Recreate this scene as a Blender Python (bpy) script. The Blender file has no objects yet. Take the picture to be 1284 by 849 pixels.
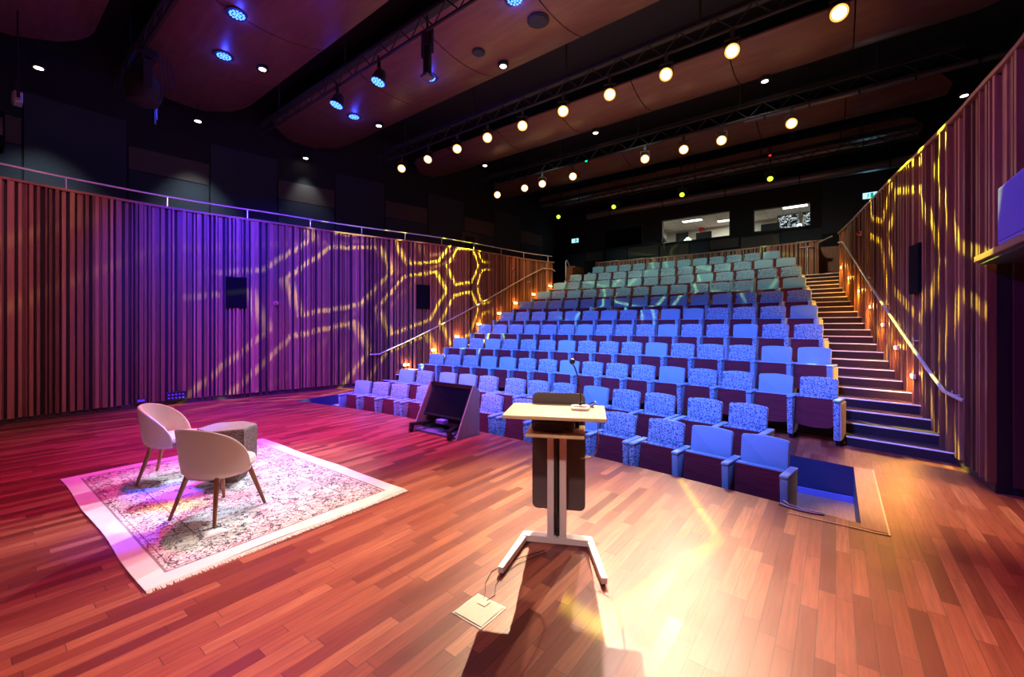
import bpy, bmesh, math, random
from math import pi, sin, cos, tan, atan2, sqrt, radians
from mathutils import Vector, Matrix
random.seed(7)
scene = bpy.context.scene
COL = scene.collection
R = radians

# ------------------------------------------------------------------ camera
F, CU, HOR, CH = 530.0, 642.0, 408.0, 1.70
cam = bpy.data.cameras.new('camera')
cam.sensor_width = 36; cam.lens = F / 1284 * 36
cam.shift_y = -(424.5 - HOR) / 1284
cam.clip_start = 0.05; cam.clip_end = 100
camo = bpy.data.objects.new('camera', cam); COL.objects.link(camo)
camo.location = (0, 0, CH)
YAW = math.atan((1048 - 642) / F)
camo.rotation_euler = (pi / 2, 0, YAW)
scene.camera = camo
scene.view_settings.view_transform = 'Standard'
scene.view_settings.look = 'None'
scene.view_settings.gamma = 1.0
scene.view_settings.use_curve_mapping = False
scene.view_settings.exposure = 0.15

# ------------------------------------------------------------------ materials
def nodes_of(m):
    m.use_nodes = True
    nt = m.node_tree; nt.nodes.clear()
    out = nt.nodes.new('ShaderNodeOutputMaterial')
    b = nt.nodes.new('ShaderNodeBsdfPrincipled')
    nt.links.new(b.outputs[0], out.inputs[0])
    return nt, b, out

class NB:
    """tiny node builder"""
    def __init__(self, nt): self.nt = nt
    def n(self, t, **kw):
        o = self.nt.nodes.new(t)
        for k, v in kw.items(): setattr(o, k, v)
        return o
    def link(self, a, b): self.nt.links.new(a, b)
    def m(self, op, a, b=None, c=None, clamp=False):
        o = self.n('ShaderNodeMath', operation=op); o.use_clamp = clamp
        for i, v in enumerate((a, b, c)):
            if v is None: continue
            if isinstance(v, (int, float)): o.inputs[i].default_value = v
            else: self.link(v, o.inputs[i])
        return o.outputs[0]
    def mix(self, f, a, b):
        o = self.n('ShaderNodeMix', data_type='RGBA')
        for sock, v in ((o.inputs['Factor'], f), (o.inputs[6], a), (o.inputs[7], b)):
            if isinstance(v, (int, float)): sock.default_value = v
            elif isinstance(v, tuple): sock.default_value = (*v, 1) if len(v) == 3 else v
            else: self.link(v, sock)
        return o.outputs[2]
    def ramp(self, f, stops):
        o = self.n('ShaderNodeValToRGB')
        e = o.color_ramp.elements
        while len(e) < len(stops): e.new(0.5)
        for i, (p, c) in enumerate(stops):
            e[i].position = p; e[i].color = (*c, 1)
        self.link(f, o.inputs[0]); return o.outputs[0]
    def bump(self, h, strength, dist, b):
        o = self.n('ShaderNodeBump'); o.inputs['Strength'].default_value = strength
        o.inputs['Distance'].default_value = dist
        self.link(h, o.inputs['Height']); self.link(o.outputs[0], b.inputs['Normal'])

def plain(name, col, rough=0.5, metal=0.0, spec=0.5, noise=0.0, scale=20, bump=0.0):
    m = bpy.data.materials.new(name); nt, b, out = nodes_of(m)
    b.inputs['Base Color'].default_value = (*col, 1)
    b.inputs['Roughness'].default_value = rough
    b.inputs['Metallic'].default_value = metal
    b.inputs['Specular IOR Level'].default_value = spec
    nb = NB(nt)
    tc = nb.n('ShaderNodeTexCoord')
    tx = nb.n('ShaderNodeTexNoise'); tx.inputs['Scale'].default_value = scale; tx.inputs['Detail'].default_value = 4
    nb.link(tc.outputs['Object'], tx.inputs['Vector'])
    k = max(noise, 0.02)
    lo = tuple(c * (1 - k) for c in col); hi = tuple(min(1, c * (1 + k)) for c in col)
    nb.link(nb.ramp(tx.outputs['Fac'], [(0.3, lo), (0.7, hi)]), b.inputs['Base Color'])
    if bump: nb.bump(tx.outputs['Fac'], bump, 0.01, b)
    return m

def emit(name, col, strength):
    m = bpy.data.materials.new(name); m.use_nodes = True
    nt = m.node_tree; nt.nodes.clear()
    out = nt.nodes.new('ShaderNodeOutputMaterial'); e = nt.nodes.new('ShaderNodeEmission')
    e.inputs[0].default_value = (*col, 1); e.inputs[1].default_value = strength
    nt.links.new(e.outputs[0], out.inputs[0]); return m

def mat_floor():
    m = bpy.data.materials.new('merbau_strip_floor'); nt, b, out = nodes_of(m); nb = NB(nt)
    tc = nb.n('ShaderNodeTexCoord'); sp = nb.n('ShaderNodeSeparateXYZ')
    nb.link(tc.outputs['Object'], sp.inputs[0])
    x, y = sp.outputs[0], sp.outputs[1]
    W, Ln = 0.086, 0.70
    xs = nb.m('DIVIDE', x, W); ix = nb.m('FLOOR', xs); fx = nb.m('FRACT', xs)
    wn = nb.n('ShaderNodeTexWhiteNoise', noise_dimensions='1D'); nb.link(ix, wn.inputs['W'])
    ys = nb.m('ADD', nb.m('DIVIDE', y, Ln), nb.m('MULTIPLY', wn.outputs['Value'], 7.3))
    iy = nb.m('FLOOR', ys); fy = nb.m('FRACT', ys)
    cb = nb.n('ShaderNodeCombineXYZ'); nb.link(ix, cb.inputs[0]); nb.link(iy, cb.inputs[1])
    w2 = nb.n('ShaderNodeTexWhiteNoise', noise_dimensions='2D'); nb.link(cb.outputs[0], w2.inputs['Vector'])
    # grain stretched along the strip
    mp = nb.n('ShaderNodeMapping'); nb.link(tc.outputs['Object'], mp.inputs[0]); mp.inputs['Scale'].default_value = (55, 3.5, 1)
    ad = nb.n('ShaderNodeVectorMath', operation='ADD'); nb.link(mp.outputs[0], ad.inputs[0])
    sc = nb.n('ShaderNodeVectorMath', operation='SCALE'); nb.link(w2.outputs['Color'], sc.inputs[0]); sc.inputs['Scale'].default_value = 40
    nb.link(sc.outputs[0], ad.inputs[1])
    gr = nb.n('ShaderNodeTexNoise'); gr.inputs['Scale'].default_value = 1.0; gr.inputs['Detail'].default_value = 5; nb.link(ad.outputs[0], gr.inputs['Vector'])
    base = nb.ramp(w2.outputs['Value'], [(0.0, (0.15, 0.026, 0.016)), (0.3, (0.27, 0.058, 0.028)), (0.65, (0.38, 0.098, 0.042)), (1.0, (0.50, 0.165, 0.075))])
    c = nb.mix(nb.m('MULTIPLY', nb.m('SUBTRACT', gr.outputs['Fac'], 0.18), 1.15, clamp=True), base, (0.11, 0.018, 0.010))
    gx = nb.m('MINIMUM', fx, nb.m('SUBTRACT', 1.0, fx)); gy = nb.m('MINIMUM', fy, nb.m('SUBTRACT', 1.0, fy))
    g = nb.m('MAXIMUM', nb.m('LESS_THAN', gx, 0.018), nb.m('LESS_THAN', gy, 0.003))
    c = nb.mix(nb.m('MULTIPLY', g, 0.75), c, (0.03, 0.012, 0.008))
    nb.link(c, b.inputs['Base Color'])
    n2 = nb.n('ShaderNodeTexNoise'); n2.inputs['Scale'].default_value = 2.2; n2.inputs['Detail'].default_value = 3; nb.link(tc.outputs['Object'], n2.inputs['Vector'])
    nb.link(nb.m('ADD', nb.m('MULTIPLY', n2.outputs['Fac'], 0.18), nb.m('ADD', 0.26, nb.m('MULTIPLY', w2.outputs['Value'], 0.08))), b.inputs['Roughness'])
    b.inputs['Specular IOR Level'].default_value = 0.6
    nb.bump(nb.m('SUBTRACT', nb.m('MULTIPLY', gr.outputs['Fac'], 0.15), g), 0.25, 0.002, b)
    return m

def mat_slats(name, dark, mid, light, rough=0.45):
    m = bpy.data.materials.new(name); nt, b, out = nodes_of(m); nb = NB(nt)
    ge = nb.n('ShaderNodeNewGeometry'); tc = nb.n('ShaderNodeTexCoord')
    mp = nb.n('ShaderNodeMapping'); nb.link(tc.outputs['Object'], mp.inputs[0]); mp.inputs['Scale'].default_value = (30, 30, 1.6)
    nz = nb.n('ShaderNodeTexNoise'); nz.inputs['Scale'].default_value = 1.4; nz.inputs['Detail'].default_value = 5; nb.link(mp.outputs[0], nz.inputs['Vector'])
    f = nb.m('ADD', nb.m('MULTIPLY', ge.outputs['Random Per Island'], 0.7), nb.m('MULTIPLY', nb.m('SUBTRACT', nz.outputs['Fac'], 0.2), 0.5), clamp=True)
    nb.link(nb.ramp(f, [(0.0, dark), (0.5, mid), (1.0, light)]), b.inputs['Base Color'])
    b.inputs['Roughness'].default_value = rough
    nb.bump(nz.outputs['Fac'], 0.15, 0.004, b)
    return m

def mat_fabric(name, c1, c2, patterned):
    m = bpy.data.materials.new(name); nt, b, out = nodes_of(m); nb = NB(nt)
    tc = nb.n('ShaderNodeTexCoord')
    nz = nb.n('ShaderNodeTexNoise'); nz.inputs['Scale'].default_value = 300; nb.link(tc.outputs['Object'], nz.inputs['Vector'])
    if patterned:
        sp = nb.n('ShaderNodeSeparateXYZ'); nb.link(tc.outputs['Object'], sp.inputs[0])
        ns = nb.n('ShaderNodeTexNoise'); ns.inputs['Scale'].default_value = 30; nb.link(tc.outputs['Object'], ns.inputs['Vector'])
        dz = nb.m('MULTIPLY', ns.outputs['Fac'], 0.004)
        cell = 0.0135
        xx = nb.m('DIVIDE', nb.m('ADD', nb.m('ADD', sp.outputs[0], nb.m('MULTIPLY', sp.outputs[1], 0.7)), dz), cell)
        zz = nb.m('DIVIDE', nb.m('ADD', sp.outputs[2], dz), cell * 0.85)
        row = nb.m('FLOOR', zz)
        xo = nb.m('ADD', xx, nb.m('MULTIPLY', nb.m('FLOORED_MODULO', row, 2), 0.5))
        cb = nb.n('ShaderNodeCombineXYZ'); nb.link(nb.m('FLOOR', xo), cb.inputs[0]); nb.link(row, cb.inputs[1])
        wn = nb.n('ShaderNodeTexWhiteNoise', noise_dimensions='2D'); nb.link(cb.outputs[0], wn.inputs['Vector'])
        ax = nb.m('LESS_THAN', nb.m('ABSOLUTE', nb.m('SUBTRACT', nb.m('FRACT', xo), 0.5)), 0.42)
        az = nb.m('LESS_THAN', nb.m('ABSOLUTE', nb.m('SUBTRACT', nb.m('FRACT', zz), 0.5)), 0.40)
        k = nb.m('MULTIPLY', nb.m('MULTIPLY', ax, az), nb.m('GREATER_THAN', wn.outputs['Value'], 0.36))
        nb.link(nb.mix(k, c2, c1), b.inputs['Base Color'])
        nb.bump(k, 0.3, 0.002, b)
    else:
        nb.link(nb.ramp(nz.outputs['Fac'], [(0.3, tuple(c * .9 for c in c1)), (0.7, c1)]), b.inputs['Base Color'])
        nb.bump(nz.outputs['Fac'], 0.12, 0.001, b)
    b.inputs['Roughness'].default_value = 0.85
    b.inputs['Sheen Weight'].default_value = 0.25
    b.inputs['Specular IOR Level'].default_value = 0.25
    return m

def mat_rug(hx, hy):
    m = bpy.data.materials.new('faded_floral_rug'); nt, b, out = nodes_of(m); nb = NB(nt)
    tc = nb.n('ShaderNodeTexCoord'); sp = nb.n('ShaderNodeSeparateXYZ'); nb.link(tc.outputs['Object'], sp.inputs[0])
    dx = nb.m('SUBTRACT', hx, nb.m('ABSOLUTE', sp.outputs[0])); dy = nb.m('SUBTRACT', hy, nb.m('ABSOLUTE', sp.outputs[1]))
    d = nb.m('MINIMUM', dx, dy)
    def noise(s, det=3, dist=0.0):
        o = nb.n('ShaderNodeTexNoise'); o.inputs['Scale'].default_value = s; o.inputs['Detail'].default_value = det; o.inputs['Distortion'].default_value = dist
        nb.link(tc.outputs['Object'], o.inputs['Vector']); return o.outputs['Fac']
    c = nb.ramp(noise(1.7, 4), [(0.35, (0.78, 0.72, 0.66)), (0.5, (0.86, 0.84, 0.82)), (0.65, (0.74, 0.76, 0.82))])
    def band(a, w): return nb.m('LESS_THAN', nb.m('ABSOLUTE', nb.m('SUBTRACT', d, a)), w)
    inner = nb.m('GREATER_THAN', d, 0.15)
    # soft rose patches where the flower sprays gather
    patch = nb.m('MULTIPLY', nb.m('SMOOTH_MIN', nb.m('MULTIPLY', nb.m('SUBTRACT', noise(3.2, 2), 0.50), 9.0), 1.0, 0.1, clamp=False), inner, clamp=True)
    c = nb.mix(nb.m('MULTIPLY', patch, 0.55), c, (0.62, 0.40, 0.36))
    # little curled sprays: iso-lines of a distorted noise, present only in patches
    n1 = noise(12, 2, 1.6); n2 = noise(15, 1, 2.2)
    l1 = nb.m('LESS_THAN', nb.m('ABSOLUTE', nb.m('SUBTRACT', n1, 0.50)), 0.036)
    l2 = nb.m('LESS_THAN', nb.m('ABSOLUTE', nb.m('SUBTRACT', n2, 0.56)), 0.035)
    dens = noise(5.5, 2)
    border = nb.m('MULTIPLY', band(0.30, 0.15), 0.10)
    on1 = nb.m('GREATER_THAN', nb.m('ADD', dens, border), 0.465)
    on2 = nb.m('GREATER_THAN', nb.m('ADD', noise(4.1, 2), border), 0.50)
    ink = nb.m('MULTIPLY', nb.m('MULTIPLY', l1, on1), inner)
    red = nb.m('MULTIPLY', nb.m('MULTIPLY', l2, on2), inner)
    c = nb.mix(nb.m('MULTIPLY', red, 0.8), c, (0.42, 0.10, 0.14))
    c = nb.mix(nb.m('MULTIPLY', ink, 0.9), c, (0.055, 0.05, 0.10))
    lines = nb.m('MAXIMUM', band(0.145, 0.008), nb.m('MAXIMUM', band(0.455, 0.005), band(0.185, 0.004)))
    c = nb.mix(nb.m('MULTIPLY', lines, 0.75), c, (0.16, 0.09, 0.12))
    nb.link(c, b.inputs['Base Color']); b.inputs['Roughness'].default_value = 0.95
    b.inputs['Specular IOR Level'].default_value = 0.1
    nb.bump(noise(220, 1), 0.5, 0.003, b)
    return m

def mat_woodgrain(name, c1, c2, scale=(3, 60, 60), rough=0.45):
    m = bpy.data.materials.new(name); nt, b, out = nodes_of(m); nb = NB(nt)
    tc = nb.n('ShaderNodeTexCoord'); mp = nb.n('ShaderNodeMapping'); nb.link(tc.outputs['Object'], mp.inputs[0]); mp.inputs['Scale'].default_value = scale
    nz = nb.n('ShaderNodeTexNoise'); nz.inputs['Scale'].default_value = 1; nz.inputs['Detail'].default_value = 5; nb.link(mp.outputs[0], nz.inputs['Vector'])
    nb.link(nb.ramp(nz.outputs['Fac'], [(0.3, c1), (0.7, c2)]), b.inputs['Base Color']); b.inputs['Roughness'].default_value = rough
    return m

M = {}
M['floor'] = mat_floor()
M['slats'] = mat_slats('slatted_hardwood', (0.05, 0.018, 0.009), (0.24, 0.098, 0.045), (0.50, 0.245, 0.12))
M['slats_rear'] = mat_slats('rear_hardwood_slats', (0.10, 0.026, 0.008), (0.28, 0.085, 0.025), (0.40, 0.13, 0.04))
M['rear_wood'] = mat_woodgrain('rear_timber', (0.20, 0.060, 0.020), (0.30, 0.095, 0.032), (20, 20, 3))
M['slat_back'] = plain('slat_backing', (0.010, 0.005, 0.005), 0.7)
M['slat_cap'] = mat_woodgrain('timber_capping', (0.22, 0.10, 0.05), (0.32, 0.15, 0.08))
M['plinth'] = plain('dark_plinth', (0.05, 0.028, 0.018), 0.6)
M['black'] = plain('black_paint', (0.012, 0.012, 0.014), 0.7, noise=0.1)
M['deep_black'] = plain('matt_black_cloth', (0.004, 0.004, 0.006), 0.9, spec=0.1)
M['black_wall'] = plain('black_wall_paint', (0.010, 0.011, 0.014), 0.85, noise=0.1, scale=3)
M['panel_dark'] = plain('slate_acoustic_panel', (0.030, 0.040, 0.052), 0.9, noise=0.15, scale=60, bump=0.1)
M['panel_taupe'] = plain('taupe_acoustic_panel', (0.085, 0.066, 0.058), 0.9, noise=0.15, scale=60, bump=0.1)
M['ceil_panel'] = mat_woodgrain('stained_ceiling_veneer', (0.14, 0.062, 0.046), (0.20, 0.092, 0.066), (1.2, 9, 1), 0.4)
M['fab_plain'] = mat_fabric('plain_seat_fabric', (0.24, 0.42, 0.53), None, False)
M['fab_pat'] = mat_fabric('woven_seat_fabric', (0.46, 0.62, 0.68), (0.07, 0.15, 0.26), True)
M['maroon'] = mat_woodgrain('dark_maroon_seat_board', (0.10, 0.012, 0.018), (0.15, 0.02, 0.028), (4, 40, 40), 0.45)
M['maroon'].node_tree.nodes['Principled BSDF'].inputs['Specular IOR Level'].default_value = 0.15
M['maroon'].node_tree.nodes['Principled BSDF'].inputs['Roughness'].default_value = 0.65
M['cream_panel'] = plain('pale_end_panel', (0.62, 0.54, 0.40), 0.5)
M['seat_metal'] = plain('seat_foot_black', (0.02, 0.02, 0.025), 0.5, 0.5)
M['carpet'] = plain('dark_stair_carpet', (0.026, 0.010, 0.014), 0.95, noise=0.25, scale=90, bump=0.3)
M['tier'] = plain('dark_tier_floor', (0.05, 0.032, 0.035), 0.8, noise=0.2, scale=30)
M['nosing'] = plain('pale_nosing_strip', (0.88, 0.84, 0.80), 0.5)
M['steel'] = plain('brushed_steel', (0.80, 0.78, 0.75), 0.35, 0.6)
M['silver'] = plain('silver_powder_coat', (0.78, 0.70, 0.68), 0.4, 0.15)
M['beech'] = mat_woodgrain('beech_lectern_top', (0.66, 0.47, 0.25), (0.76, 0.58, 0.34), (8, 90, 8), 0.35)
M['laminate'] = mat_woodgrain('grey_oak_laminate', (0.36, 0.27, 0.25), (0.47, 0.36, 0.33), (60, 60, 4), 0.5)
M['gray_panel'] = plain('dark_modesty_panel', (0.085, 0.07, 0.075), 0.45)
M['plastic'] = plain('black_plastic', (0.018, 0.018, 0.02), 0.35)
M['screen'] = plain('dark_glass_screen', (0.006, 0.006, 0.012), 0.08, 0.0, 0.8)
M['cable'] = plain('cable_rubber', (0.03, 0.03, 0.03), 0.5)
M['cable_pale'] = plain('pale_cable', (0.55, 0.55, 0.58), 0.5)
M['velvet'] = mat_fabric('cream_velvet', (0.78, 0.66, 0.56), None, False)
M['chair_leg'] = mat_woodgrain('walnut_leg', (0.28, 0.11, 0.05), (0.38, 0.17, 0.08), (40, 40, 4), 0.35)
M['terrazzo'] = plain('granular_stone', (0.19, 0.13, 0.11), 0.85, noise=0.75, scale=75, bump=0.4)
M['fringe'] = plain('cotton_fringe', (0.78, 0.74, 0.68), 0.9, noise=0.2, scale=80, bump=0.5)
M['cream_plate'] = plain('cream_floor_plate', (0.75, 0.68, 0.52), 0.35)
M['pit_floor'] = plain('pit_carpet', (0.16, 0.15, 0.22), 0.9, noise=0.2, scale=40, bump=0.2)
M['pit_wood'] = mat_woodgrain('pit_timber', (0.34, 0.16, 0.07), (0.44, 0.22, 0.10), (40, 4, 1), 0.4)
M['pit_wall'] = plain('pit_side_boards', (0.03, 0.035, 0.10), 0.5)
M['red'] = plain('red_plastic', (0.55, 0.03, 0.04), 0.4)
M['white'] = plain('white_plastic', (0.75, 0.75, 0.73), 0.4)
M['box_blue'] = plain('blue_tinted_box', (0.20, 0.20, 0.62), 0.6)  # blue light put into the speaker cabinet colour; other blue parts share it
M['duct'] = plain('galvanised_duct', (0.22, 0.22, 0.23), 0.4, 0.6)
M['room_white'] = plain('control_room_paint', (0.72, 0.70, 0.62), 0.8)
M['glass'] = None
M['trim_metal'] = plain('floor_trim_metal', (0.45, 0.42, 0.40), 0.35, 0.8)

def mat_glass():
    m = bpy.data.materials.new('window_glass'); m.use_nodes = True
    nt = m.node_tree; nt.nodes.clear(); nb = NB(nt)
    out = nb.n('ShaderNodeOutputMaterial'); mx = nb.n('ShaderNodeMixShader'); t = nb.n('ShaderNodeBsdfTransparent'); g = nb.n('ShaderNodeBsdfGlossy')
    t.inputs[0].default_value = (0.93, 0.95, 0.94, 1); g.inputs['Roughness'].default_value = 0.02
    fr = nb.n('ShaderNodeFresnel'); fr.inputs[0].default_value = 1.45
    nb.link(fr.outputs[0], mx.inputs[0]); nb.link(t.outputs[0], mx.inputs[1]); nb.link(g.outputs[0], mx.inputs[2]); nb.link(mx.outputs[0], out.inputs[0])
    return m
M['glass'] = mat_glass()

def mat_tiles():
    m = bpy.data.materials.new('ceiling_tiles'); nt, b, out = nodes_of(m); nb = NB(nt)
    tc = nb.n('ShaderNodeTexCoord'); sp = nb.n('ShaderNodeSeparateXYZ'); nb.link(tc.outputs['Object'], sp.inputs[0])
    fx = nb.m('FRACT', nb.m('DIVIDE', sp.outputs[0], 0.6)); fy = nb.m('FRACT', nb.m('DIVIDE', sp.outputs[1], 0.6))
    g = nb.m('MAXIMUM', nb.m('LESS_THAN', fx, 0.04), nb.m('LESS_THAN', fy, 0.04))
    nb.link(nb.mix(g, (0.75, 0.74, 0.68), (0.42, 0.41, 0.38)), b.inputs['Base Color']); b.inputs['Roughness'].default_value = 0.9
    return m
M['tiles'] = mat_tiles()

def mat_screen_image():
    m = bpy.data.materials.new('monitor_picture'); m.use_nodes = True
    nt = m.node_tree; nt.nodes.clear(); nb = NB(nt)
    out = nb.n('ShaderNodeOutputMaterial'); e = nb.n('ShaderNodeEmission'); tc = nb.n('ShaderNodeTexCoord')
    nz = nb.n('ShaderNodeTexNoise'); nz.inputs['Scale'].default_value = 5; nz.inputs['Distortion'].default_value = 1.5; nz.inputs['Detail'].default_value = 1
    nb.link(tc.outputs['Object'], nz.inputs['Vector'])
    l = nb.m('LESS_THAN', nb.m('ABSOLUTE', nb.m('SUBTRACT', nz.outputs['Fac'], 0.5)), 0.035)
    nb.link(nb.mix(l, (0.010, 0.016, 0.020), (0.75, 0.8, 0.85)), e.inputs[0]); e.inputs[1].default_value = 1.0
    nb.link(e.outputs[0], out.inputs[0]); return m
M['picture'] = mat_screen_image()

M['warm_lens'] = emit('warm_lamp_lens', (1.0, 0.66, 0.28), 22)
M['warm_rim'] = emit('amber_edge_glow', (1.0, 0.42, 0.08), 1.6)  # glow for a ring that imitates the amber edge of the lamps
M['white_lens'] = emit('white_downlight_lens', (1.0, 0.86, 0.70), 9)
M['blue_lens'] = emit('blue_led_lens', (0.05, 0.16, 1.0), 5)
M['green_lens'] = emit('lime_lamp_lens', (0.50, 0.85, 0.03), 3)
M['step_lens'] = emit('amber_step_lens', (1.0, 0.55, 0.16), 26)
M['exit_face'] = emit('exit_sign_face', (0.45, 0.85, 1.0), 1.3)
M['exit_green'] = emit('exit_sign_green', (0.0, 0.42, 0.26), 0.9)
M['tiny_green'] = emit('green_indicator', (0.0, 1.0, 0.25), 3)
M['tiny_red'] = emit('red_indicator', (1.0, 0.02, 0.02), 3)
M['room_lamp'] = emit('control_room_lamp', (1.0, 0.97, 0.9), 5)

# ------------------------------------------------------------------ mesh builder
class MB:
    def __init__(self): self.bm = bmesh.new()
    def add(self, verts, faces):
        vs = [self.bm.verts.new(v) for v in verts]
        for f in faces:
            try: self.bm.faces.new([vs[i] for i in f])
            except ValueError: pass
        return vs
    def box(self, x0, x1, y0, y1, z0, z1, mat=None, bevel=0.0, seg=2):
        t = bmesh.new()
        v = [t.verts.new((x, y, z)) for x in (x0, x1) for y in (y0, y1) for z in (z0, z1)]
        for f in ((0, 1, 3, 2), (4, 6, 7, 5), (0, 4, 5, 1), (2, 3, 7, 6), (0, 2, 6, 4), (1, 5, 7, 3)): t.faces.new([v[i] for i in f])
        return self._merge(t, mat, bevel, seg)
    def _merge(self, t, mat=None, bevel=0.0, seg=2):
        bmesh.ops.recalc_face_normals(t, faces=t.faces)
        if bevel > 0:
            bmesh.ops.bevel(t, geom=[e for e in t.edges if e.calc_face_angle(0) > 0.5], offset=bevel, segments=seg, affect='EDGES', profile=0.5)
        if mat is not None: bmesh.ops.transform(t, matrix=mat, verts=t.verts)
        me = bpy.data.meshes.new('tmp'); t.to_mesh(me); t.free()
        self.bm.from_mesh(me); bpy.data.meshes.remove(me)
        return self
    def prism(self, poly, a, b, axis='y', mat=None, bevel=0.0, seg=2):
        """poly: list of 2D points; extruded from a to b along axis. axis y -> poly is (x,z); x -> (y,z); z -> (x,y)"""
        def p(u, v, w):
            return {'y': (u, w, v), 'x': (w, u, v), 'z': (u, v, w)}[axis]
        t = bmesh.new(); n = len(poly)
        A = [t.verts.new(p(u, v, a)) for u, v in poly]; B = [t.verts.new(p(u, v, b)) for u, v in poly]
        t.faces.new(A); t.faces.new(B[::-1])
        for i in range(n): t.faces.new((A[i], B[i], B[(i + 1) % n], A[(i + 1) % n]))
        return self._merge(t, mat, bevel, seg)
    def cyl(self, p0, p1, r0, r1=None, n=12, mat=None):
        r1 = r0 if r1 is None else r1
        p0, p1 = Vector(p0), Vector(p1); d = (p1 - p0).normalized()
        up = Vector((0, 0, 1)) if abs(d.z) < 0.95 else Vector((1, 0, 0))
        s = d.cross(up).normalized(); q = d.cross(s)
        t = bmesh.new()
        A = [t.verts.new(p0 + (s * cos(2 * pi * i / n) + q * sin(2 * pi * i / n)) * r0) for i in range(n)]
        B = [t.verts.new(p1 + (s * cos(2 * pi * i / n) + q * sin(2 * pi * i / n)) * r1) for i in range(n)]
        t.faces.new(A); t.faces.new(B[::-1])
        for i in range(n): t.faces.new((A[i], B[i], B[(i + 1) % n], A[(i + 1) % n]))
        return self._merge(t, mat)
    def tube(self, pts, r, n=8):
        pts = [Vector(p) for p in pts]; rings = []
        for i, p in enumerate(pts):
            d = (pts[min(i + 1, len(pts) - 1)] - pts[max(i - 1, 0)]).normalized()
            up = Vector((0, 0, 1)) if abs(d.z) < 0.95 else Vector((1, 0, 0))
            s = d.cross(up).normalized(); q = d.cross(s)
            rings.append([self.bm.verts.new(p + (s * cos(2 * pi * k / n) + q * sin(2 * pi * k / n)) * r) for k in range(n)])
        for a, b in zip(rings, rings[1:]):
            for k in range(n): self.bm.faces.new((a[k], b[k], b[(k + 1) % n], a[(k + 1) % n]))
        self.bm.faces.new(rings[0][::-1]); self.bm.faces.new(rings[-1])
        return self
    def lathe(self, prof, n=20, cx=0, cy=0):
        rings = [[self.bm.verts.new((cx + r * cos(2 * pi * k / n), cy + r * sin(2 * pi * k / n), z)) for k in range(n)] for r, z in prof]
        for a, b in zip(rings, rings[1:]):
            for k in range(n): self.bm.faces.new((a[k], a[(k + 1) % n], b[(k + 1) % n], b[k]))
        self.bm.faces.new(rings[0][::-1]); self.bm.faces.new(rings[-1])
        return self
    def build(self, name, mat, parent=None, smooth=False):
        bmesh.ops.recalc_face_normals(self.bm, faces=self.bm.faces)
        me = bpy.data.meshes.new(name); self.bm.to_mesh(me); self.bm.free()
        for m_ in (mat if isinstance(mat, (list, tuple)) else [mat]): me.materials.append(m_)
        if smooth:
            for p in me.polygons: p.use_smooth = True
            me.set_sharp_from_angle(angle=R(38))
        o = bpy.data.objects.new(name, me); COL.objects.link(o)
        if parent: o.parent = parent
        return o

def tag(o, label=None, cat=None, group=None, kind=None):
    if label: o['label'] = label
    if cat: o['category'] = cat
    if group: o['group'] = group
    if kind: o['kind'] = kind
    return o
def empty(name, loc=(0, 0, 0), rz=0.0):
    o = bpy.data.objects.new(name, None); COL.objects.link(o)
    o.location = loc; o.rotation_euler = (0, 0, rz); o.empty_display_size = 0.1
    return o
CH_MAP = {}
def kids(o): return CH_MAP.get(o.name) or list(o.children)
def copy_tree(o):
    def rec(s, par):
        c = s.copy(); COL.objects.link(c)
        if par: c.parent = par
        for ch in s.children: rec(ch, c)
        return c
    return rec(o, None)
def structure(o, label=None):
    o['kind'] = 'structure'
    if label: o['label'] = label
    return o

# ------------------------------------------------------------------ layout numbers
XC = -4.5
def arc(x, y0, Rr=25.0): return y0 - (x - XC) ** 2 / (2 * Rr)
LW = [(-11.2, -2.5), (-11.22, -0.8), (-11.27, .41), (-11.35, 1.2), (-11.35, 2.5), (-11.2, 3.6), (-10.95, 4.7), (-10.6, 6.6), (-9.77, 9.5), (-9.35, 13.0), (-8.97, 14.4)]
RW = [(1.52, 1.0), (1.45, 3.2), (1.42, 4.5), (1.36, 5.8), (1.28, 6.5), (1.17, 7.5), (.8, 9.9), (.34, 13.2), (.12, 14.55)]
WTOP = 4.18
def catmull(P, k=12):
    Q = [(2 * P[0][0] - P[1][0], 2 * P[0][1] - P[1][1])] + P + [(2 * P[-1][0] - P[-2][0], 2 * P[-1][1] - P[-2][1])]
    out = []
    for i in range(1, len(Q) - 2):
        for j in range(k):
            t = j / k
            f = lambda a, b, c, d: 0.5 * (2 * b + (c - a) * t + (2 * a - 5 * b + 4 * c - d) * t * t + (3 * b - a - 3 * c + d) * t ** 3)
            out.append((f(*[q[0] for q in Q[i - 1:i + 3]]), f(*[q[1] for q in Q[i - 1:i + 3]])))
    out.append(P[-1]); return out
LWc, RWc = catmull(LW), catmull(RW)
def x_on(W, y):
    for (a, b), (c, d) in zip(W, W[1:]):
        if b <= y <= d: return a + (c - a) * (y - b) / (d - b)
    return W[0][0] if y < W[0][1] else W[-1][0]
class Path:
    def __init__(s, P):
        s.P = [Vector((x, y)) for x, y in P]; s.L = [0]
        for a, b in zip(s.P, s.P[1:]): s.L.append(s.L[-1] + (b - a).length)
        s.len = s.L[-1]
    def at(s, d):
        d = max(0, min(s.len, d))
        for i in range(len(s.L) - 1):
            if d <= s.L[i + 1] or i == len(s.L) - 2:
                t = (d - s.L[i]) / max(1e-6, s.L[i + 1] - s.L[i]); p = s.P[i].lerp(s.P[i + 1], t)
                tn = (s.P[i + 1] - s.P[i]).normalized(); return p, tn

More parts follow.
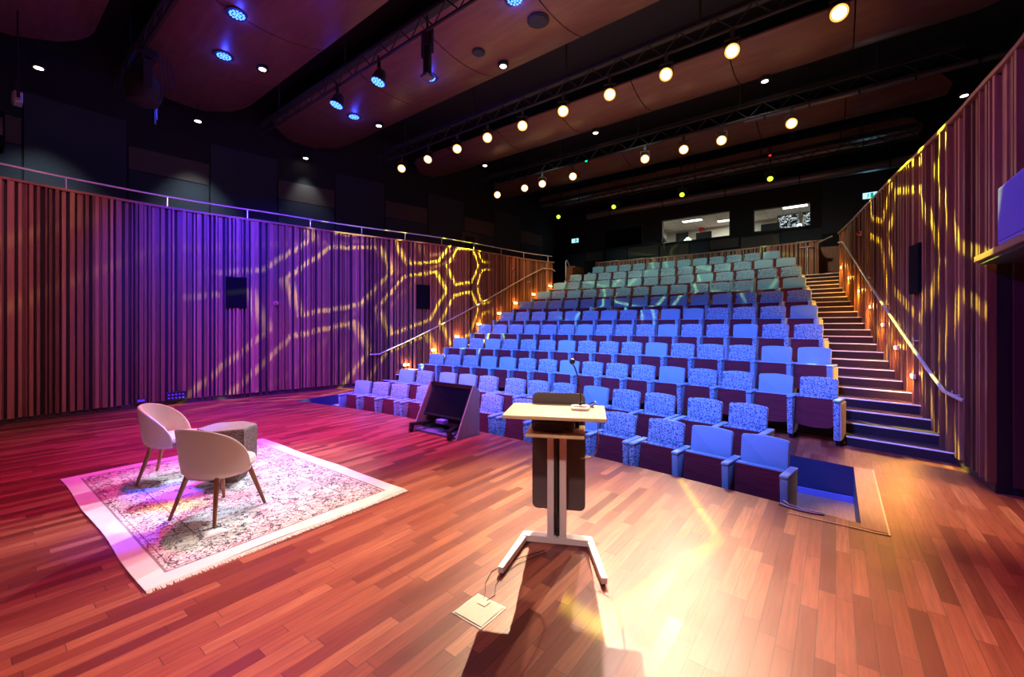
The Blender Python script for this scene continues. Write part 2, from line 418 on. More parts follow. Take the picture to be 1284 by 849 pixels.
# ------------------------------------------------------------------ stage floor with the orchestra recess
def edge_front(x): return 5.06 - (x + 4.5) ** 2 / 60
def edge_back(x): return 6.95 - (x + 4.5) ** 2 / 50
PX0, PX1, PZ = -9.7, 0.17, -0.43
mb = MB()
xs = [-11.6, PX0] + [PX0 + (PX1 - PX0) * i / 24 for i in range(1, 25)] + [2.6]
Y0, Y1 = -2.6, 9.2
def quad(a, b, c, d): mb.add([a, b, c, d], [(0, 1, 2, 3)])
for i in range(len(xs) - 1):
    a, b = xs[i], xs[i + 1]
    if a >= PX0 - 1e-6 and b <= PX1 + 1e-6:
        quad((a, Y0, 0), (b, Y0, 0), (b, edge_front(b), 0), (a, edge_front(a), 0))
        quad((a, edge_back(a), 0), (b, edge_back(b), 0), (b, Y1, 0), (a, Y1, 0))
    else:
        quad((a, Y0, 0), (b, Y0, 0), (b, Y1, 0), (a, Y1, 0))
structure(mb.build('floor', M['floor']), 'reddish hardwood strip stage floor')
mb = MB()   # sides of the recess
for i in range(24):
    a = PX0 + (PX1 - PX0) * i / 24; b = PX0 + (PX1 - PX0) * (i + 1) / 24
    for e, s in ((edge_front, -1), (edge_back, 1)):
        y0a, y0b = e(a), e(b)
        mb.add([(a, y0a, -0.001), (b, y0b, -0.001), (b, y0b, PZ - .02), (a, y0a, PZ - .02), (a, y0a + s * .05, -0.001), (b, y0b + s * .05, -0.001), (b, y0b + s * .05, PZ - .02), (a, y0a + s * .05, PZ - .02)],
               [(0, 1, 2, 3), (4, 5, 6, 7)])
for x, s in ((PX0, -1), (PX1, 1)):
    mb.box(min(x, x + s * .05), max(x, x + s * .05), edge_front(x), edge_back(x), PZ - .02, -0.001)
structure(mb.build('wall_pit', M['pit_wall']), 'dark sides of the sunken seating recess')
mb = MB(); mb.box(PX0, -0.62, 4.6, 7.0, PZ - .05, PZ)
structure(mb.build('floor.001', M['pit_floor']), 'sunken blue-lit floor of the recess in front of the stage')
mb = MB(); mb.box(-0.62, PX1, 4.6, 6.6, PZ - .05, PZ + .004)
structure(mb.build('floor.002', M['pit_wood']), 'timber board in the recess at its right end')
mb = MB()
for i in range(20):
    a, b = PX0 + .02 + (PX1 - .7 - PX0) * i / 20, PX0 + .02 + (PX1 - .7 - PX0) * (i + 1) / 20
    mb.add([(a, arc(a, 5.98), PZ + .001), (b, arc(b, 5.98), PZ + .001), (b, arc(b, 5.98), -.22), (a, arc(a, 5.98), -.22), (a, edge_back(a), -.22), (b, edge_back(b), -.22)], [(0, 1, 2, 3), (3, 2, 5, 4)])
structure(mb.build('floor.003', M['pit_floor']), 'raised back step of the recess under the second seat row')
# blue skirting strip at the foot of the recess back wall and the pale hatch trim around its right end
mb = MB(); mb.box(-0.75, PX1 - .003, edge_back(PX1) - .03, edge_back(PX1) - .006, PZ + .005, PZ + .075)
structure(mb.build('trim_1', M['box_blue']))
mb = MB()
mb.box(PX1 + .0, PX1 + .17, 4.60, 6.52, 0.001, 0.004)
structure(mb.build('trim_2', M['pit_wood']))
mb = MB(); mb.box(PX1 + .17, PX1 + .182, 4.55, 6.52, 0.001, 0.006); mb.box(-.35, PX1 + .182, 4.55, 4.562, 0.001, 0.006)
structure(mb.build('trim_3', M['trim_metal']))

# ------------------------------------------------------------------ slatted timber walls
def slat_wall(name, pathpts, side, z0, z1, label, holes=(), seedv=1, d0=0.0, d1=None, wood='slats'):
    """side: +1 when the room lies to the right of the travel direction, else -1"""
    rnd = random.Random(seedv); P = Path(pathpts); mb = MB()
    d = d0; end = P.len if d1 is None else d1
    root_mb = MB()
    prev_dep = 0
    while d < end - 0.02:
        w = rnd.choice((.026, .032, .04, .05, .065, .08)); dep = rnd.choice((.03, .05, .07, .08))
        if dep == prev_dep: dep += .012
        prev_dep = dep
        gap = rnd.choice((.0, .015, .025, .035, .045, .06))
        e = min(d + w, end)
        (p, t), (q, t2) = P.at(d), P.at(e)
        n = Vector((t.y, -t.x)) * side
        segs = [(z0, z1)]
        for (h0, h1, hz0, hz1) in holes:
            mid = (p.y + q.y) / 2
            if h0 < mid < h1: segs = [(z0, hz0), (hz1, z1)] if hz0 > z0 else [(hz1, z1)]
        for (a, b) in segs:
            c0, c1 = p, q; f0, f1 = p + n * dep, q + n * dep
            mb.add([(c0.x, c0.y, a), (c1.x, c1.y, a), (f1.x, f1.y, a), (f0.x, f0.y, a), (c0.x, c0.y, b), (c1.x, c1.y, b), (f1.x, f1.y, b), (f0.x, f0.y, b)],
                   [(0, 1, 2, 3), (7, 6, 5, 4), (3, 2, 6, 7), (0, 3, 7, 4), (1, 5, 6, 2)])
        d = e + gap
    slats = mb.build(name, M[wood]); structure(slats, label)
    # backing, plinth and cap as children
    bk, pl, cp = MB(), MB(), MB()
    n_s = max(2, int((end - d0) / .3))
    for i in range(n_s):
        a, b = d0 + (end - d0) * i / n_s, d0 + (end - d0) * (i + 1) / n_s
        (p, t), (q, t2) = P.at(a + 1e-5), P.at(b - 1e-5); n = Vector((t.y, -t.x)) * side; n2 = Vector((t2.y, -t2.x)) * side
        def slab(m_, o0, o1, za, zb):
            A, B, C_, D = p + n * o0, q + n2 * o0, q + n2 * o1, p + n * o1
            m_.add([(A.x, A.y, za), (B.x, B.y, za), (C_.x, C_.y, za), (D.x, D.y, za), (A.x, A.y, zb), (B.x, B.y, zb), (C_.x, C_.y, zb), (D.x, D.y, zb)],
                   [(0, 1, 2, 3), (7, 6, 5, 4), (0, 4, 5, 1), (1, 5, 6, 2), (2, 6, 7, 3), (3, 7, 4, 0)])
        slab(bk, -.10, .0, 0.0 if not holes or name != 'wall_right' else z0, z1) if True else None
        slab(cp, -.13, .085, z1, z1 + .045)
        slab(pl, .0, .012, 0.0, z0 - .002)
    bk.build('backing_board', M['slat_back'], slats); cp.build('capping_rail', M['slat_cap'], slats)
    pl.build('plinth', M['plinth'], slats)
    return slats
slat_wall('wall_left', LWc, +1, 0.10, WTOP, 'curved left wall of upright hardwood slats', seedv=3)
Pr = Path(RWc)
# distance along the right path where the doorway ends (y = 6.35)
def dist_at_y(P, y):
    lo = 0
    for i in range(2000):
        d = P.len * i / 2000
        if P.at(d)[0].y >= y: return d
dr = dist_at_y(Pr, 6.38)
slat_wall('wall_right', RWc, -1, 0.10, WTOP, 'right wall of upright hardwood slats beside the aisle stairs', seedv=9, d0=dr)
mbk = slat_wall('wall_right_over_door', RWc, -1, 2.40, WTOP, 'slatted right wall above the dark doorway', seedv=11, d0=0, d1=dr)
for ch in list(mbk.children):
    if ch.name.startswith('plinth') or ch.name.startswith('backing'): bpy.data.objects.remove(ch)
mb = MB()
for i in range(12):
    (p, t), (q, _) = Pr.at(dr * i / 12), Pr.at(dr * (i + 1) / 12)
    mb.add([(p.x, p.y, 2.4), (q.x, q.y, 2.4), (q.x, q.y, WTOP), (p.x, p.y, WTOP), (p.x + .1, p.y, 2.4), (q.x + .1, q.y, 2.4), (q.x + .1, q.y, WTOP), (p.x + .1, p.y, WTOP)], [(0, 1, 2, 3), (4, 5, 6, 7), (0, 1, 5, 4)])
mb.build('backing_board', M['slat_back'], mbk)
# dark doorway recess right of the wall
mb = MB()
mb.box(1.32, 2.5, 6.40, 6.46, 0, 2.36); mb.box(2.44, 2.5, .6, 6.40, 0, 2.36); mb.box(1.45, 2.5, .6, 6.46, 2.36, 2.40)
structure(mb.build('wall_doorway', M['black']), 'dark side passage behind the doorway under the timber canopy')
mb = MB(); mb.box(1.40, 1.75, 6.33, 6.395, 0.09, 2.36)
structure(mb.build('door_1', plain('dark_maroon_door', (0.05, 0.016, 0.022), 0.5)), 'dark brown door leaf standing open in the side passage')
# canopy and box on it
cn = empty('door_canopy', (1.12, 3.6, 2.34)); tag(cn, 'thick timber canopy board over the dark doorway in the right wall', 'canopy')
MB().box(0, .42, -1.6, 2.7, 0.0, .055, bevel=.004).build('board', M['slat_cap'], cn)
MB().box(.03, .40, -1.57, 2.67, -.03, -.001).build('underside', M['black'], cn)
bx = empty('loudspeaker', (1.205, 5.1, 2.397)); tag(bx, 'blue-lit loudspeaker box standing on the canopy over the doorway', 'speaker')
MB().box(-.08, .08, -.5, .42, 0, .50, bevel=.012).build('cabinet', M['box_blue'], bx)
MB().box(-.087, -.081, -.46, .38, .03, .47).build('grille', plain('dark_blue_grille', (0.14, 0.13, 0.50), 0.7), bx)  # grille colour carries the blue light as well
MB().box(-.07, -.02, .421, .44, .19, .28, bevel=.006).build('connector_plate', M['white'], bx)

# rear slatted wall behind the last row
pr = [(-8.3, arc(-8.3, 17.15)), (-6.5, arc(-6.5, 17.15)), (-4.5, 17.15), (-2.5, arc(-2.5, 17.15)), (-0.48, arc(-0.48, 17.15))]
slat_wall('wall_back_timber', catmull(pr), +1, 3.26, 4.40, 'low slatted timber wall behind the last seat row', seedv=21, wood='slats_rear')
mb = MB(); mb.box(-0.50, -0.44, arc(-.48, 17.15), 18.3, 3.23, 4.42)
structure(mb.build('wall_corridor', M['rear_wood']), 'timber return beside the upper aisle')
mb = MB(); mb.box(-0.44, 1.2, 18.25, 18.3, 3.23, 4.42)
structure(mb.build('wall_corridor.001', M['rear_wood']), 'timber end of the upper aisle')
mb = MB(); mb.box(-9.05, -8.75, 15.6, 16.6, 3.3, 4.2)
structure(mb.build('wall_corridor.002', M['rear_wood']), 'short timber parapet at the top of the left aisle')

# ------------------------------------------------------------------ upper black walls, acoustic panels, ceiling
UL = [(-14.0, -2.6), (-14.1, 0.4), (-14.1, 2.6), (-13.9, 4.8), (-13.5, 7.0), (-12.9, 9.5), (-12.2, 13.0), (-11.6, 19.2)]
ULc = catmull(UL)
def ribbon(P, z0, z1, th, side):
    mb = MB()
    for (a, b), (c, d) in zip(P, P[1:]):
        t = Vector((c - a, d - b)).normalized(); n = Vector((t.y, -t.x)) * -side * th
        mb.add([(a, b, z0), (c, d, z0), (c, d, z1), (a, b, z1), (a + n.x, b + n.y, z0), (c + n.x, d + n.y, z0), (c + n.x, d + n.y, z1), (a + n.x, b + n.y, z1)],
               [(0, 1, 2, 3), (4, 5, 6, 7), (3, 2, 6, 7), (0, 1, 5, 4)])
    return mb
wl = structure(ribbon(ULc, 3.4, 8.4, .15, 1).build('wall_left_upper', M['black_wall']), 'black upper left wall behind the gallery')
Pu = Path(ULc); rnd = random.Random(5)
ds = [0.3, 1.7]
dcur = dist_at_y(Pu, -0.9)
i = 0
splits = [5.35, 5.0, 5.5, 4.9, 5.2, 5.0, 5.4, 5.1, 5.3, 5.0, 5.2, 5.1]
while dcur < Pu.len - 1.6:
    w = 1.72
    (p, t), (q, t2) = Pu.at(dcur + .02), Pu.at(dcur + w - .02); n = Vector((t.y, -t.x))
    tall = (i % 2 == 1)
    zs = [(3.5, 4.35, 'panel_dark'), (4.37, 5.6 if not tall else 6.8, 'panel_dark')]
    if not tall: zs.append((5.62, 6.2, 'panel_taupe'))
    for za, zb, mt in zs:
        m2 = MB(); a, b = p + n * .005, q + n * .005; c, d_ = q + n * .05, p + n * .05
        m2.add([(a.x, a.y, za), (b.x, b.y, za), (c.x, c.y, za), (d_.x, d_.y, za), (a.x, a.y, zb), (b.x, b.y, zb), (c.x, c.y, zb), (d_.x, d_.y, zb)],
               [(0, 1, 2, 3), (7, 6, 5, 4), (0, 4, 5, 1), (1, 5, 6, 2), (2, 6, 7, 3), (3, 7, 4, 0)])
        m2.build('acoustic_panel', M[mt], wl)
    dcur += w; i += 1
UR = [(3.4, -2.6), (3.4, 7.0), (3.3, 13.0), (3.2, 19.2)]
structure(ribbon(UR, 0.0, 8.4, .15, -1).build('wall_right_upper', M['black_wall']), 'black upper right wall behind the gallery')
mb = MB()  # gallery decks behind the timber walls
for P_, Q_, s in ((LWc, ULc, 1),):
    pass
ys = [-2.5 + i * .8 for i in range(22)]
for a, b in zip(ys, ys[1:]):
    xa, xb = x_on(LWc, a) - .1, x_on(LWc, b) - .1
    mb.add([(-14.2, a, 3.45), (-14.2, b, 3.45), (xb, b, 3.45), (xa, a, 3.45)], [(0, 1, 2, 3)])
structure(mb.build('floor_gallery_left', M['black']), 'black gallery deck behind the left timber wall')
mb = MB()
ys = [1 + i * .8 for i in range(22)]
for a, b in zip(ys, ys[1:]):
    xa, xb = x_on(RWc, a) + .12, x_on(RWc, b) + .12
    mb.add([(xa, a, 3.45), (xb, b, 3.45), (3.4, b, 3.45), (3.4, a, 3.45)], [(0, 1, 2, 3)])
structure(mb.build('floor_gallery_right', M['black']), 'black gallery deck behind the right timber wall')
mb = MB(); mb.box(-14.3, 3.6, -2.7, 23, 8.4, 8.5)
structure(mb.build('ceiling', M['black_wall']), 'black ceiling void over the hall')
mb = MB(); mb.box(-11.4, 0.0, 16.35, 19.0, 3.15, 3.225)
structure(mb.build('floor.004', M['tier']), 'dark floor of the rear cross aisle')

# ------------------------------------------------------------------ back wall with control room windows
YB = 19.0
WINS = [(-8.92, -7.02, 5.36, 6.34), (-6.17, -3.38, 5.30, 6.40), (-2.60, -0.70, 5.33, 6.27)]
mb = MB()
xsb = sorted({-12.2, 3.4, *[w[0] for w in WINS], *[w[1] for w in WINS]})
for a, b in zip(xsb, xsb[1:]):
    w = next((w for w in WINS if abs(w[0] - a) < 1e-6 and abs(w[1] - b) < 1e-6), None)
    if w: mb.box(a, b, YB, YB + .15, 3.2, w[2]); mb.box(a, b, YB, YB + .15, w[3], 8.4)
    else: mb.box(a, b, YB, YB + .15, 3.2, 8.4)
wb = structure(mb.build('wall_back', M['black_wall']), 'black rear wall with three control room windows')
for (x0, x1, z0, z1, mt) in ((-9.9, -8.95, 4.9, 5.3, 'panel_taupe'), (-8.8, -7.75, 4.5, 5.3, 'panel_dark'), (-7.7, -6.3, 4.85, 5.3, 'panel_taupe'), (-7.7, -6.3, 4.45, 4.82, 'panel_dark'),
                             (-6.2, -5.0, 4.75, 5.22, 'panel_taupe'), (-4.95, -4.2, 4.5, 5.2, 'panel_dark'), (-4.15, -3.1, 4.85, 5.22, 'panel_taupe'), (-3.0, -1.7, 4.6, 5.2, 'panel_taupe'), (-1.65, -.4, 4.6, 5.25, 'panel_dark'), (-.4, 1.4, 5.0, 6.9, 'panel_dark'),
                             (-10.9, -9.95, 4.5, 5.3, 'panel_dark')):
    MB().box(x0, x1, YB - .05, YB - .002, z0, z1).build('acoustic_panel', M[mt], wb)
for i, (x0, x1, z0, z1) in enumerate(WINS):
    mb = MB(); t = .05
    mb.box(x0, x1, YB - .03, YB + .17, z0, z0 + t); mb.box(x0, x1, YB - .03, YB + .17, z1 - t, z1)
    mb.box(x0, x0 + t, YB - .03, YB + .17, z0 + t, z1 - t); mb.box(x1 - t, x1, YB - .03, YB + .17, z0 + t, z1 - t)
    w = structure(mb.build('window_%d' % (i + 1), M['black']), ('dark unlit projection window', 'wide lit control room window with a red pillar inside', 'lit control room window with wall screens inside')[i])
    MB().box(x0 + t, x1 - t, YB + .05, YB + .058, z0 + t, z1 - t).build('window_pane', M['glass'], w)
# control room shell
mb = MB()
mb.box(-6.9, 0.3, 22.4, 22.5, 4.3, 7.0); mb.box(-7.0, -6.9, YB + .15, 22.5, 4.3, 7.0); mb.box(.3, .4, YB + .15, 22.5, 4.3, 7.0)
structure(mb.build('wall_control_room', M['room_white']), 'pale walls of the control room')
mb = MB(); mb.box(-6.9, .3, YB + .15, 22.4, 6.5, 6.55)
structure(mb.build('ceiling.001', M['tiles']), 'tiled ceiling of the control room')
mb = MB(); mb.box(-6.9, .3, YB + .15, 22.4, 4.25, 4.3)
structure(mb.build('floor.005', M['tier']), 'control room floor')
mb = MB(); mb.box(-11, -7.05, YB + .15, 22.5, 4.2, 4.25); mb.box(-11, -7.05, 22.4, 22.5, 4.2, 7.0); mb.box(-11, -10.9, YB + .15, 22.5, 4.2, 7.0); mb.box(-11, -7.05, YB + .15, 22.5, 7.0, 7.05)
structure(mb.build('wall_projection_room', M['black']), 'dark unlit room behind the left window')

def lamp(name, kind, loc, energy, col, target=None, size=.3, angle=40, blend=.6, radius=.08, size_y=None):
    l = bpy.data.lights.new(name, kind); l.energy = energy; l.color = col
    if kind == 'AREA':
        l.size = size
        if size_y: l.shape = 'RECTANGLE'; l.size_y = size_y
    elif kind == 'SPOT': l.spot_size = R(angle); l.spot_blend = blend; l.shadow_soft_size = radius
    else: l.shadow_soft_size = radius
    o = bpy.data.objects.new(name, l); COL.objects.link(o); o.location = loc
    if target is not None:
        o.rotation_euler = (Vector(target) - Vector(loc)).to_track_quat('-Z', 'Y').to_euler()
    return o

# inside the control room
def thing_box(name, label, cat, loc, parts, rz=0, group=None):
    r = empty(name, loc, rz); tag(r, label, cat, group)
    for pn, mb_, mt in parts: mb_.build(pn, M[mt] if isinstance(mt, str) else mt, r)
    return r
for k, (x, y, lb) in enumerate(((-5.2, 20.3, 'recessed ceiling light seen through the wide control room window, left one'), (-3.9, 21.2, 'recessed ceiling light seen through the wide control room window, right one'), (-1.3, 20.4, 'ceiling light above the wall screens in the right control room'))):
    thing_box('ceiling_light', lb, 'light', (x, y, 6.5), [('frame', MB().box(-.45, .45, -.2, .2, -.03, -.002, bevel=.005), 'white'), ('diffuser', MB().box(-.41, .41, -.16, .16, -.036, -.031), 'room_lamp')], group=None)
    lamp('control_room_light', 'AREA', (x, y, 6.43), 45, (1, .95, .82), (x, y, 4), .7)
thing_box('pillar', 'red painted pillar inside the control room', 'pillar', (-5.25, 22.2, 4.3), [('shaft', MB().box(-.1, .1, -.1, .1, 0, 2.55, bevel=.01), 'red'), ('base', MB().box(-.13, .13, -.13, .13, 0, .1), 'black')])
thing_box('desk', 'long dark control desk behind the control room windows', 'desk', (-3.2, 20.0, 4.3), [('worktop', MB().box(-3.2, 3.0, -.35, .35, .95, 1.0, bevel=.005), 'black'), ('front_panel', MB().box(-3.15, 2.95, -.30, -.27, 0, .95), 'black')])
for k, (x, lb) in enumerate(((-4.6, 'black computer monitor on the desk behind the wide control room window'), (-2.1, 'small black monitor on the desk at the left of the right control room window'))):
    thing_box('monitor', lb, 'monitor', (x, 19.85, 5.3), [('screen_case', MB().box(-.32, .32, -.03, .03, .10, .50, bevel=.01), 'plastic'), ('stand', MB().box(-.05, .05, -.02, .06, .015, .12).box(-.14, .14, -.1, .1, 0, .015), 'plastic')])
for k, (x, lb) in enumerate(((-1.62, 'dark wall screen with white line drawings, left one in the right control room window'), (-0.72, 'dark wall screen with white line drawings, right one in the right control room window'))):
    thing_box('wall_screen', lb, 'screen', (x, 21.6, 5.84), [('frame', MB().box(-.40, .40, 0, .05, -.10, .62, bevel=.008), 'plastic'), ('display', MB().box(-.36, .36, -.006, -.001, -.06, .58), 'picture')])
thing_box('door_leaf', 'dark open door inside the control room at its left', 'door', (-6.2, 22.35, 4.3), [('leaf', MB().box(-.3, .3, -.04, 0, 0, 2.1), 'panel_dark'), ('handle', MB().cyl((.22, -.08, 1.0), (.32, -.08, 1.0), .012).cyl((.25, -.08, 1.0), (.25, -.04, 1.0), .01), 'steel')])
# small tripod camera in front of the wide window
tp = empty('tripod_camera', (-5.62, 17.55, 4.45)); tag(tp, 'small camera on a black tripod in front of the wide control room window', 'camera')
tp.location = (-5.72, 17.95, 3.225)
for k in range(3):
    a = 2 * pi * k / 3 + .4
    MB().cyl((.04 * cos(a), .04 * sin(a), 1.55), (.38 * cos(a), .38 * sin(a), 0), .014).build('leg', M['plastic'], tp)
MB().cyl((0, 0, 1.4), (0, 0, 1.98), .016).build('centre_column', M['plastic'], tp)
MB().box(-.08, .08, -.12, .12, 1.98, 2.12, bevel=.01).cyl((0, -.12, 2.05), (0, -.20, 2.05), .04).build('camera_body', M['plastic'], tp)

# ------------------------------------------------------------------ ceiling reflectors
def reflector(y0, y1, x0, x1, label, z=7.4, seams=7):
    r = empty('ceiling_reflector', ((x0 + x1) / 2, (y0 + y1) / 2, z)); tag(r, label, 'ceiling panel', 'curved timber reflectors under the black ceiling')
    hw, hd = (x1 - x0) / 2, (y1 - y0) / 2
    rc = min(hd * .75, 1.2)
    n = seams
    for k in range(n):
        a, b = -hw + 2 * hw * k / n + .012, -hw + 2 * hw * (k + 1) / n - .012
        mb = MB(); NX, NY = 8, 10; grid = []
        for i in range(NX + 1):
            x = a + (b - a) * i / NX
            e = hw - abs(x)
            yh = hd if e > rc else hd - rc + sqrt(max(0, rc * rc - (rc - e) ** 2))
            for j in range(NY + 1):
                y = -yh + 2 * yh * j / NY
                zz = .22 * (y / hd) ** 2
                grid.append((x, y, zz))
        m1 = len(grid); vs = [(x, y, zz) for x, y, zz in grid] + [(x, y, zz + .04) for x, y, zz in grid]
        fs = []
        for i in range(NX):
            for j in range(NY):
                q = i * (NY + 1) + j
                fs.append((q, q + NY + 1, q + NY + 2, q + 1)); fs.append((m1 + q, m1 + q + 1, m1 + q + NY + 2, m1 + q + NY + 1))
        for j in range(NY):
            fs.append((j, j + 1, m1 + j + 1, m1 + j)); q = NX * (NY + 1) + j; fs.append((q, m1 + q, m1 + q + 1, q + 1))
        for i in range(NX):
            q = i * (NY + 1); fs.append((q, m1 + q, m1 + q + NY + 1, q + NY + 1)); q += NY; fs.append((q, q + NY + 1, m1 + q + NY + 1, m1 + q))
        mb.add(vs, fs); mb.build('veneer_panel', M['ceil_panel'], r, smooth=True)
    for x in (-hw * .6, 0, hw * .6): MB().cyl((x, 0, .02), (x, 0, .99), .012, n=6).build('hanger_rod', M['black'], r)
    return r
reflector(-2.4, 1.65, -13.0, 2.6, 'foremost curved dark red timber ceiling panel over the left of the stage')
reflector(2.35, 4.75, -13.4, 2.8, 'curved dark red timber ceiling panel between the blue lamps')
reflector(5.4, 7.75, -13.4, 2.8, 'curved timber ceiling panel in front of the long row of warm lamps')
reflector(9.9, 11.65, -12.4, 2.4, 'narrow curved timber ceiling panel between the two rows of warm lamps')
reflector(13.7, 15.45, -11.8, 2.2, 'curved timber ceiling panel above the middle seat rows')
reflector(16.4, 17.7, -11.2, 2.0, 'rearmost timber ceiling panel in front of the control room')
# loudspeaker grilles in the panels
for x, y, s, lb in ((-4.41, 6.56, .21, 'round black ceiling speaker grille, largest in the timber panel at the top of the picture'), (-5.91, 6.57, .14, 'round black ceiling speaker grille, smaller one near a white downlight')):
    thing_box('ceiling_speaker', lb, 'speaker', (x, y, 7.412), [('rim', MB().cyl((0, 0, -.03), (0, 0, -.012), s, s, 24), 'black'), ('grille', MB().cyl((0, 0, -.05), (0, 0, -.031), s * .8, s * .85, 24), 'panel_dark')])

# ------------------------------------------------------------------ lighting bars
def bar(y, z, x0, x1, label):
    r = empty('lighting_bar', (0, y, z)); tag(r, label, 'lighting bar')
    MB().tube([(x0, 0, .32), (x1, 0, .32)], .028, 8).build('lower_tube', M['black'], r)
    MB().tube([(x0, 0, .62), (x1, 0, .62)], .028, 8).build('upper_tube', M['black'], r)
    w = MB(); n = int((x1 - x0) / .6)
    for k in range(n):
        xa = x0 + (x1 - x0) * k / n; xb = x0 + (x1 - x0) * (k + 1) / n
        w.cyl((xa, 0, .32), ((xa + xb) / 2, 0, .62), .012, n=5).cyl(((xa + xb) / 2, 0, .62), (xb, 0, .32), .012, n=5)
    w.build('web_bracing', M['black'], r)
    MB().box(x0, x1, .06, .18, .66, .76).build('cable_tray', M['black'], r)
    for k in range(5):
        x = x0 + (x1 - x0) * (k + .5) / 5; MB().cyl((x, 0, .62), (x, 0, 8.4 - z - .001), .02, n=6).build('hanger', M['black'], r)
bar(2.05, 6.5, -12.6, 2.4, 'black truss lighting bar nearest the front, over the chairs')
bar(4.87, 6.45, -12.6, 2.4, 'black truss lighting bar carrying blue lamps over the stage')
bar(8.1, 6.5, -11.6, 2.2, 'black truss lighting bar with the long row of ten warm lamps')
bar(11.85, 6.5, -11.0, 2.0, 'black truss lighting bar with the second row of warm lamps')
bar(15.7, 6.45, -10.6, 1.8, 'black truss lighting bar with lime green lamps above the back rows')

def make_fixture(kind):
    """local: hangs from z=0 down; beam along -Y tilted by head empty orientation baked at copy time"""
    r = empty('stage_light', (0, 0, 0))
    MB().cyl((0, 0, .32), (0, 0, .40), .03, n=8).box(-.03, .03, -.03, .03, .22, .33).build('clamp', M['black'], r)
    MB().box(-.125, .125, -.02, .02, .18, .20).box(-.125, -.115, -.02, .02, -.02, .2).box(.115, .125, -.02, .02, -.02, .2).build('yoke', M['black'], r)
    return r
def body_meshes(kind):
    b = MB()
    if kind == 'warm':
        b.cyl((0, 0, .22), (0, 0, -.05), .085, .10, 16).cyl((0, 0, .30), (0, 0, .22), .05, .085, 16)
        l = MB().cyl((0, 0, -.052), (0, 0, -.060), .088, .088, 20); lr = M['warm_lens']
    elif kind == 'blue':
        b.cyl((0, 0, .12), (0, 0, -.05), .11, .15, 18).cyl((0, 0, .18), (0, 0, .12), .08, .11, 18)
        l = MB()
        for a, rr, nn in ((0, 0, 1), (0, .055, 6), (.2, .105, 12)):
            for q in range(nn):
                an = a + 2 * pi * q / nn; l.cyl((rr * cos(an), rr * sin(an), -.05), (rr * cos(an), rr * sin(an), -.062), .021, .021, 8)
        lr = M['blue_lens']
    elif kind == 'lime':
        b.cyl((0, 0, .2), (0, 0, -.06), .12, .10, 16).box(-.16, .16, -.1, .1, .2, .34, bevel=.02)
        l = MB().cyl((0, 0, -.062), (0, 0, -.07), .08, .08, 20); lr = M['green_lens']
    return b, l, lr
PROTO = {}
def fixture(kind, loc, target, label, group, barp=None):
    # first of its kind is built, the others are copies
    if kind not in PROTO:
        r = make_fixture(kind)
        b, l, lr = body_meshes(kind)
        bo = b.build('lamp_housing', M['black'], r, smooth=True); lo = l.build('lens', lr, bo)
        if kind == 'warm': MB().lathe([(.089, -.053), (.118, -.062), (.118, -.066), (.089, -.058)], 24).build('amber_glow_ring', M['warm_rim'], bo)  # glowing ring added around the lens for its amber edge
        PROTO[kind] = r
    else: r = copy_tree(PROTO[kind])
    r.location = loc; tag(r, label, 'stage light', group)
    head = [c for c in r.children if c.name.startswith('lamp_housing')][0]
    d = Vector(target) - Vector(loc)
    yaw = math.atan2(d.y, d.x) + pi / 2
    r.rotation_euler = (0, 0, yaw)
    pitch = math.atan2(-d.z, sqrt(d.x ** 2 + d.y ** 2))        # down angle
    head.rotation_euler = (-(pi / 2 - pitch), 0, 0)
    if barp:
        dv = Matrix.Rotation(-yaw, 4, 'Z') @ Vector((0, barp[0] - loc[1], barp[1] - loc[2]))
        MB().tube([(0, 0, .38), (dv.x, dv.y, dv.z)], .018, 6).build('side_arm', M['black'], r)
    return r

HW = [(-10.38, 7.98), (-9.2, 8.04), (-8.05, 8.03), (-6.98, 8.12), (-5.89, 8.09), (-4.78, 8.09), (-3.68, 8.12), (-2.54, 8.14), (-1.42, 8.09), (0.04, 8.01)]
ORD = ['first', 'second', 'third', 'fourth', 'fifth', 'sixth', 'seventh', 'eighth', 'ninth', 'tenth', 'eleventh', 'twelfth', 'thirteenth', 'fourteenth', 'fifteenth', 'sixteenth']
W_ = (1.0, .70, .38)
AIM_A = [(-6, 2, 0), (-6.5, 2.5, 0), (-3.5, 2.2, 0), (-2.0, 1.0, .5), (-2.6, 3.0, 0), (-1.75, 2.4, .4), (-.9, 1.9, 0), (-1.2, 1.5, 0), (-.2, 1.2, 0), (.2, 1.4, .4)]
for k, ((x, y), a) in enumerate(zip(HW, AIM_A)):
    fixture('warm', (x, 8.1, 6.45), a, 'warm glowing lamp, %s from the left on the long bar of ten warm lamps' % ORD[k], 'warm lamps on the long front bar')
HB = [-9.75, -8.53, -7.8, -6.64, -4.31, -3.25, -2.32, -0.82]
for k, x in enumerate(HB):
    fixture('warm', (x, 11.85, 6.45), (-2 + .2 * k, 3, 0), 'warm glowing lamp, %s from the left on the second bar over the seats' % ORD[k], 'warm lamps on the second bar')
HG = [-9.5, -6.95, -4.36, -1.66]
for k, x in enumerate(HG):
    fixture('lime', (x, 15.7, 6.4), (-6 if k < 2 else -2.5 + 2 * (k - 2), 9 if k < 2 else 4, 2 if k < 2 else -4), 'moving head lamp glowing lime green, %s from the left on the rearmost bar' % ORD[k], 'lime moving heads on the rear bar')
BL = [((-10.94, 2.08, 6.4), 'blue glowing lamp lowest in the cable cluster at upper left'),
      ((-6.94, 4.87, 6.4), 'blue glowing lamp hanging on the dark bar left of the profile spotlight'),
      ((-8.36, 4.84, 6.4), 'small blue glowing lamp hanging on the dark bar at the left of the close pair')]
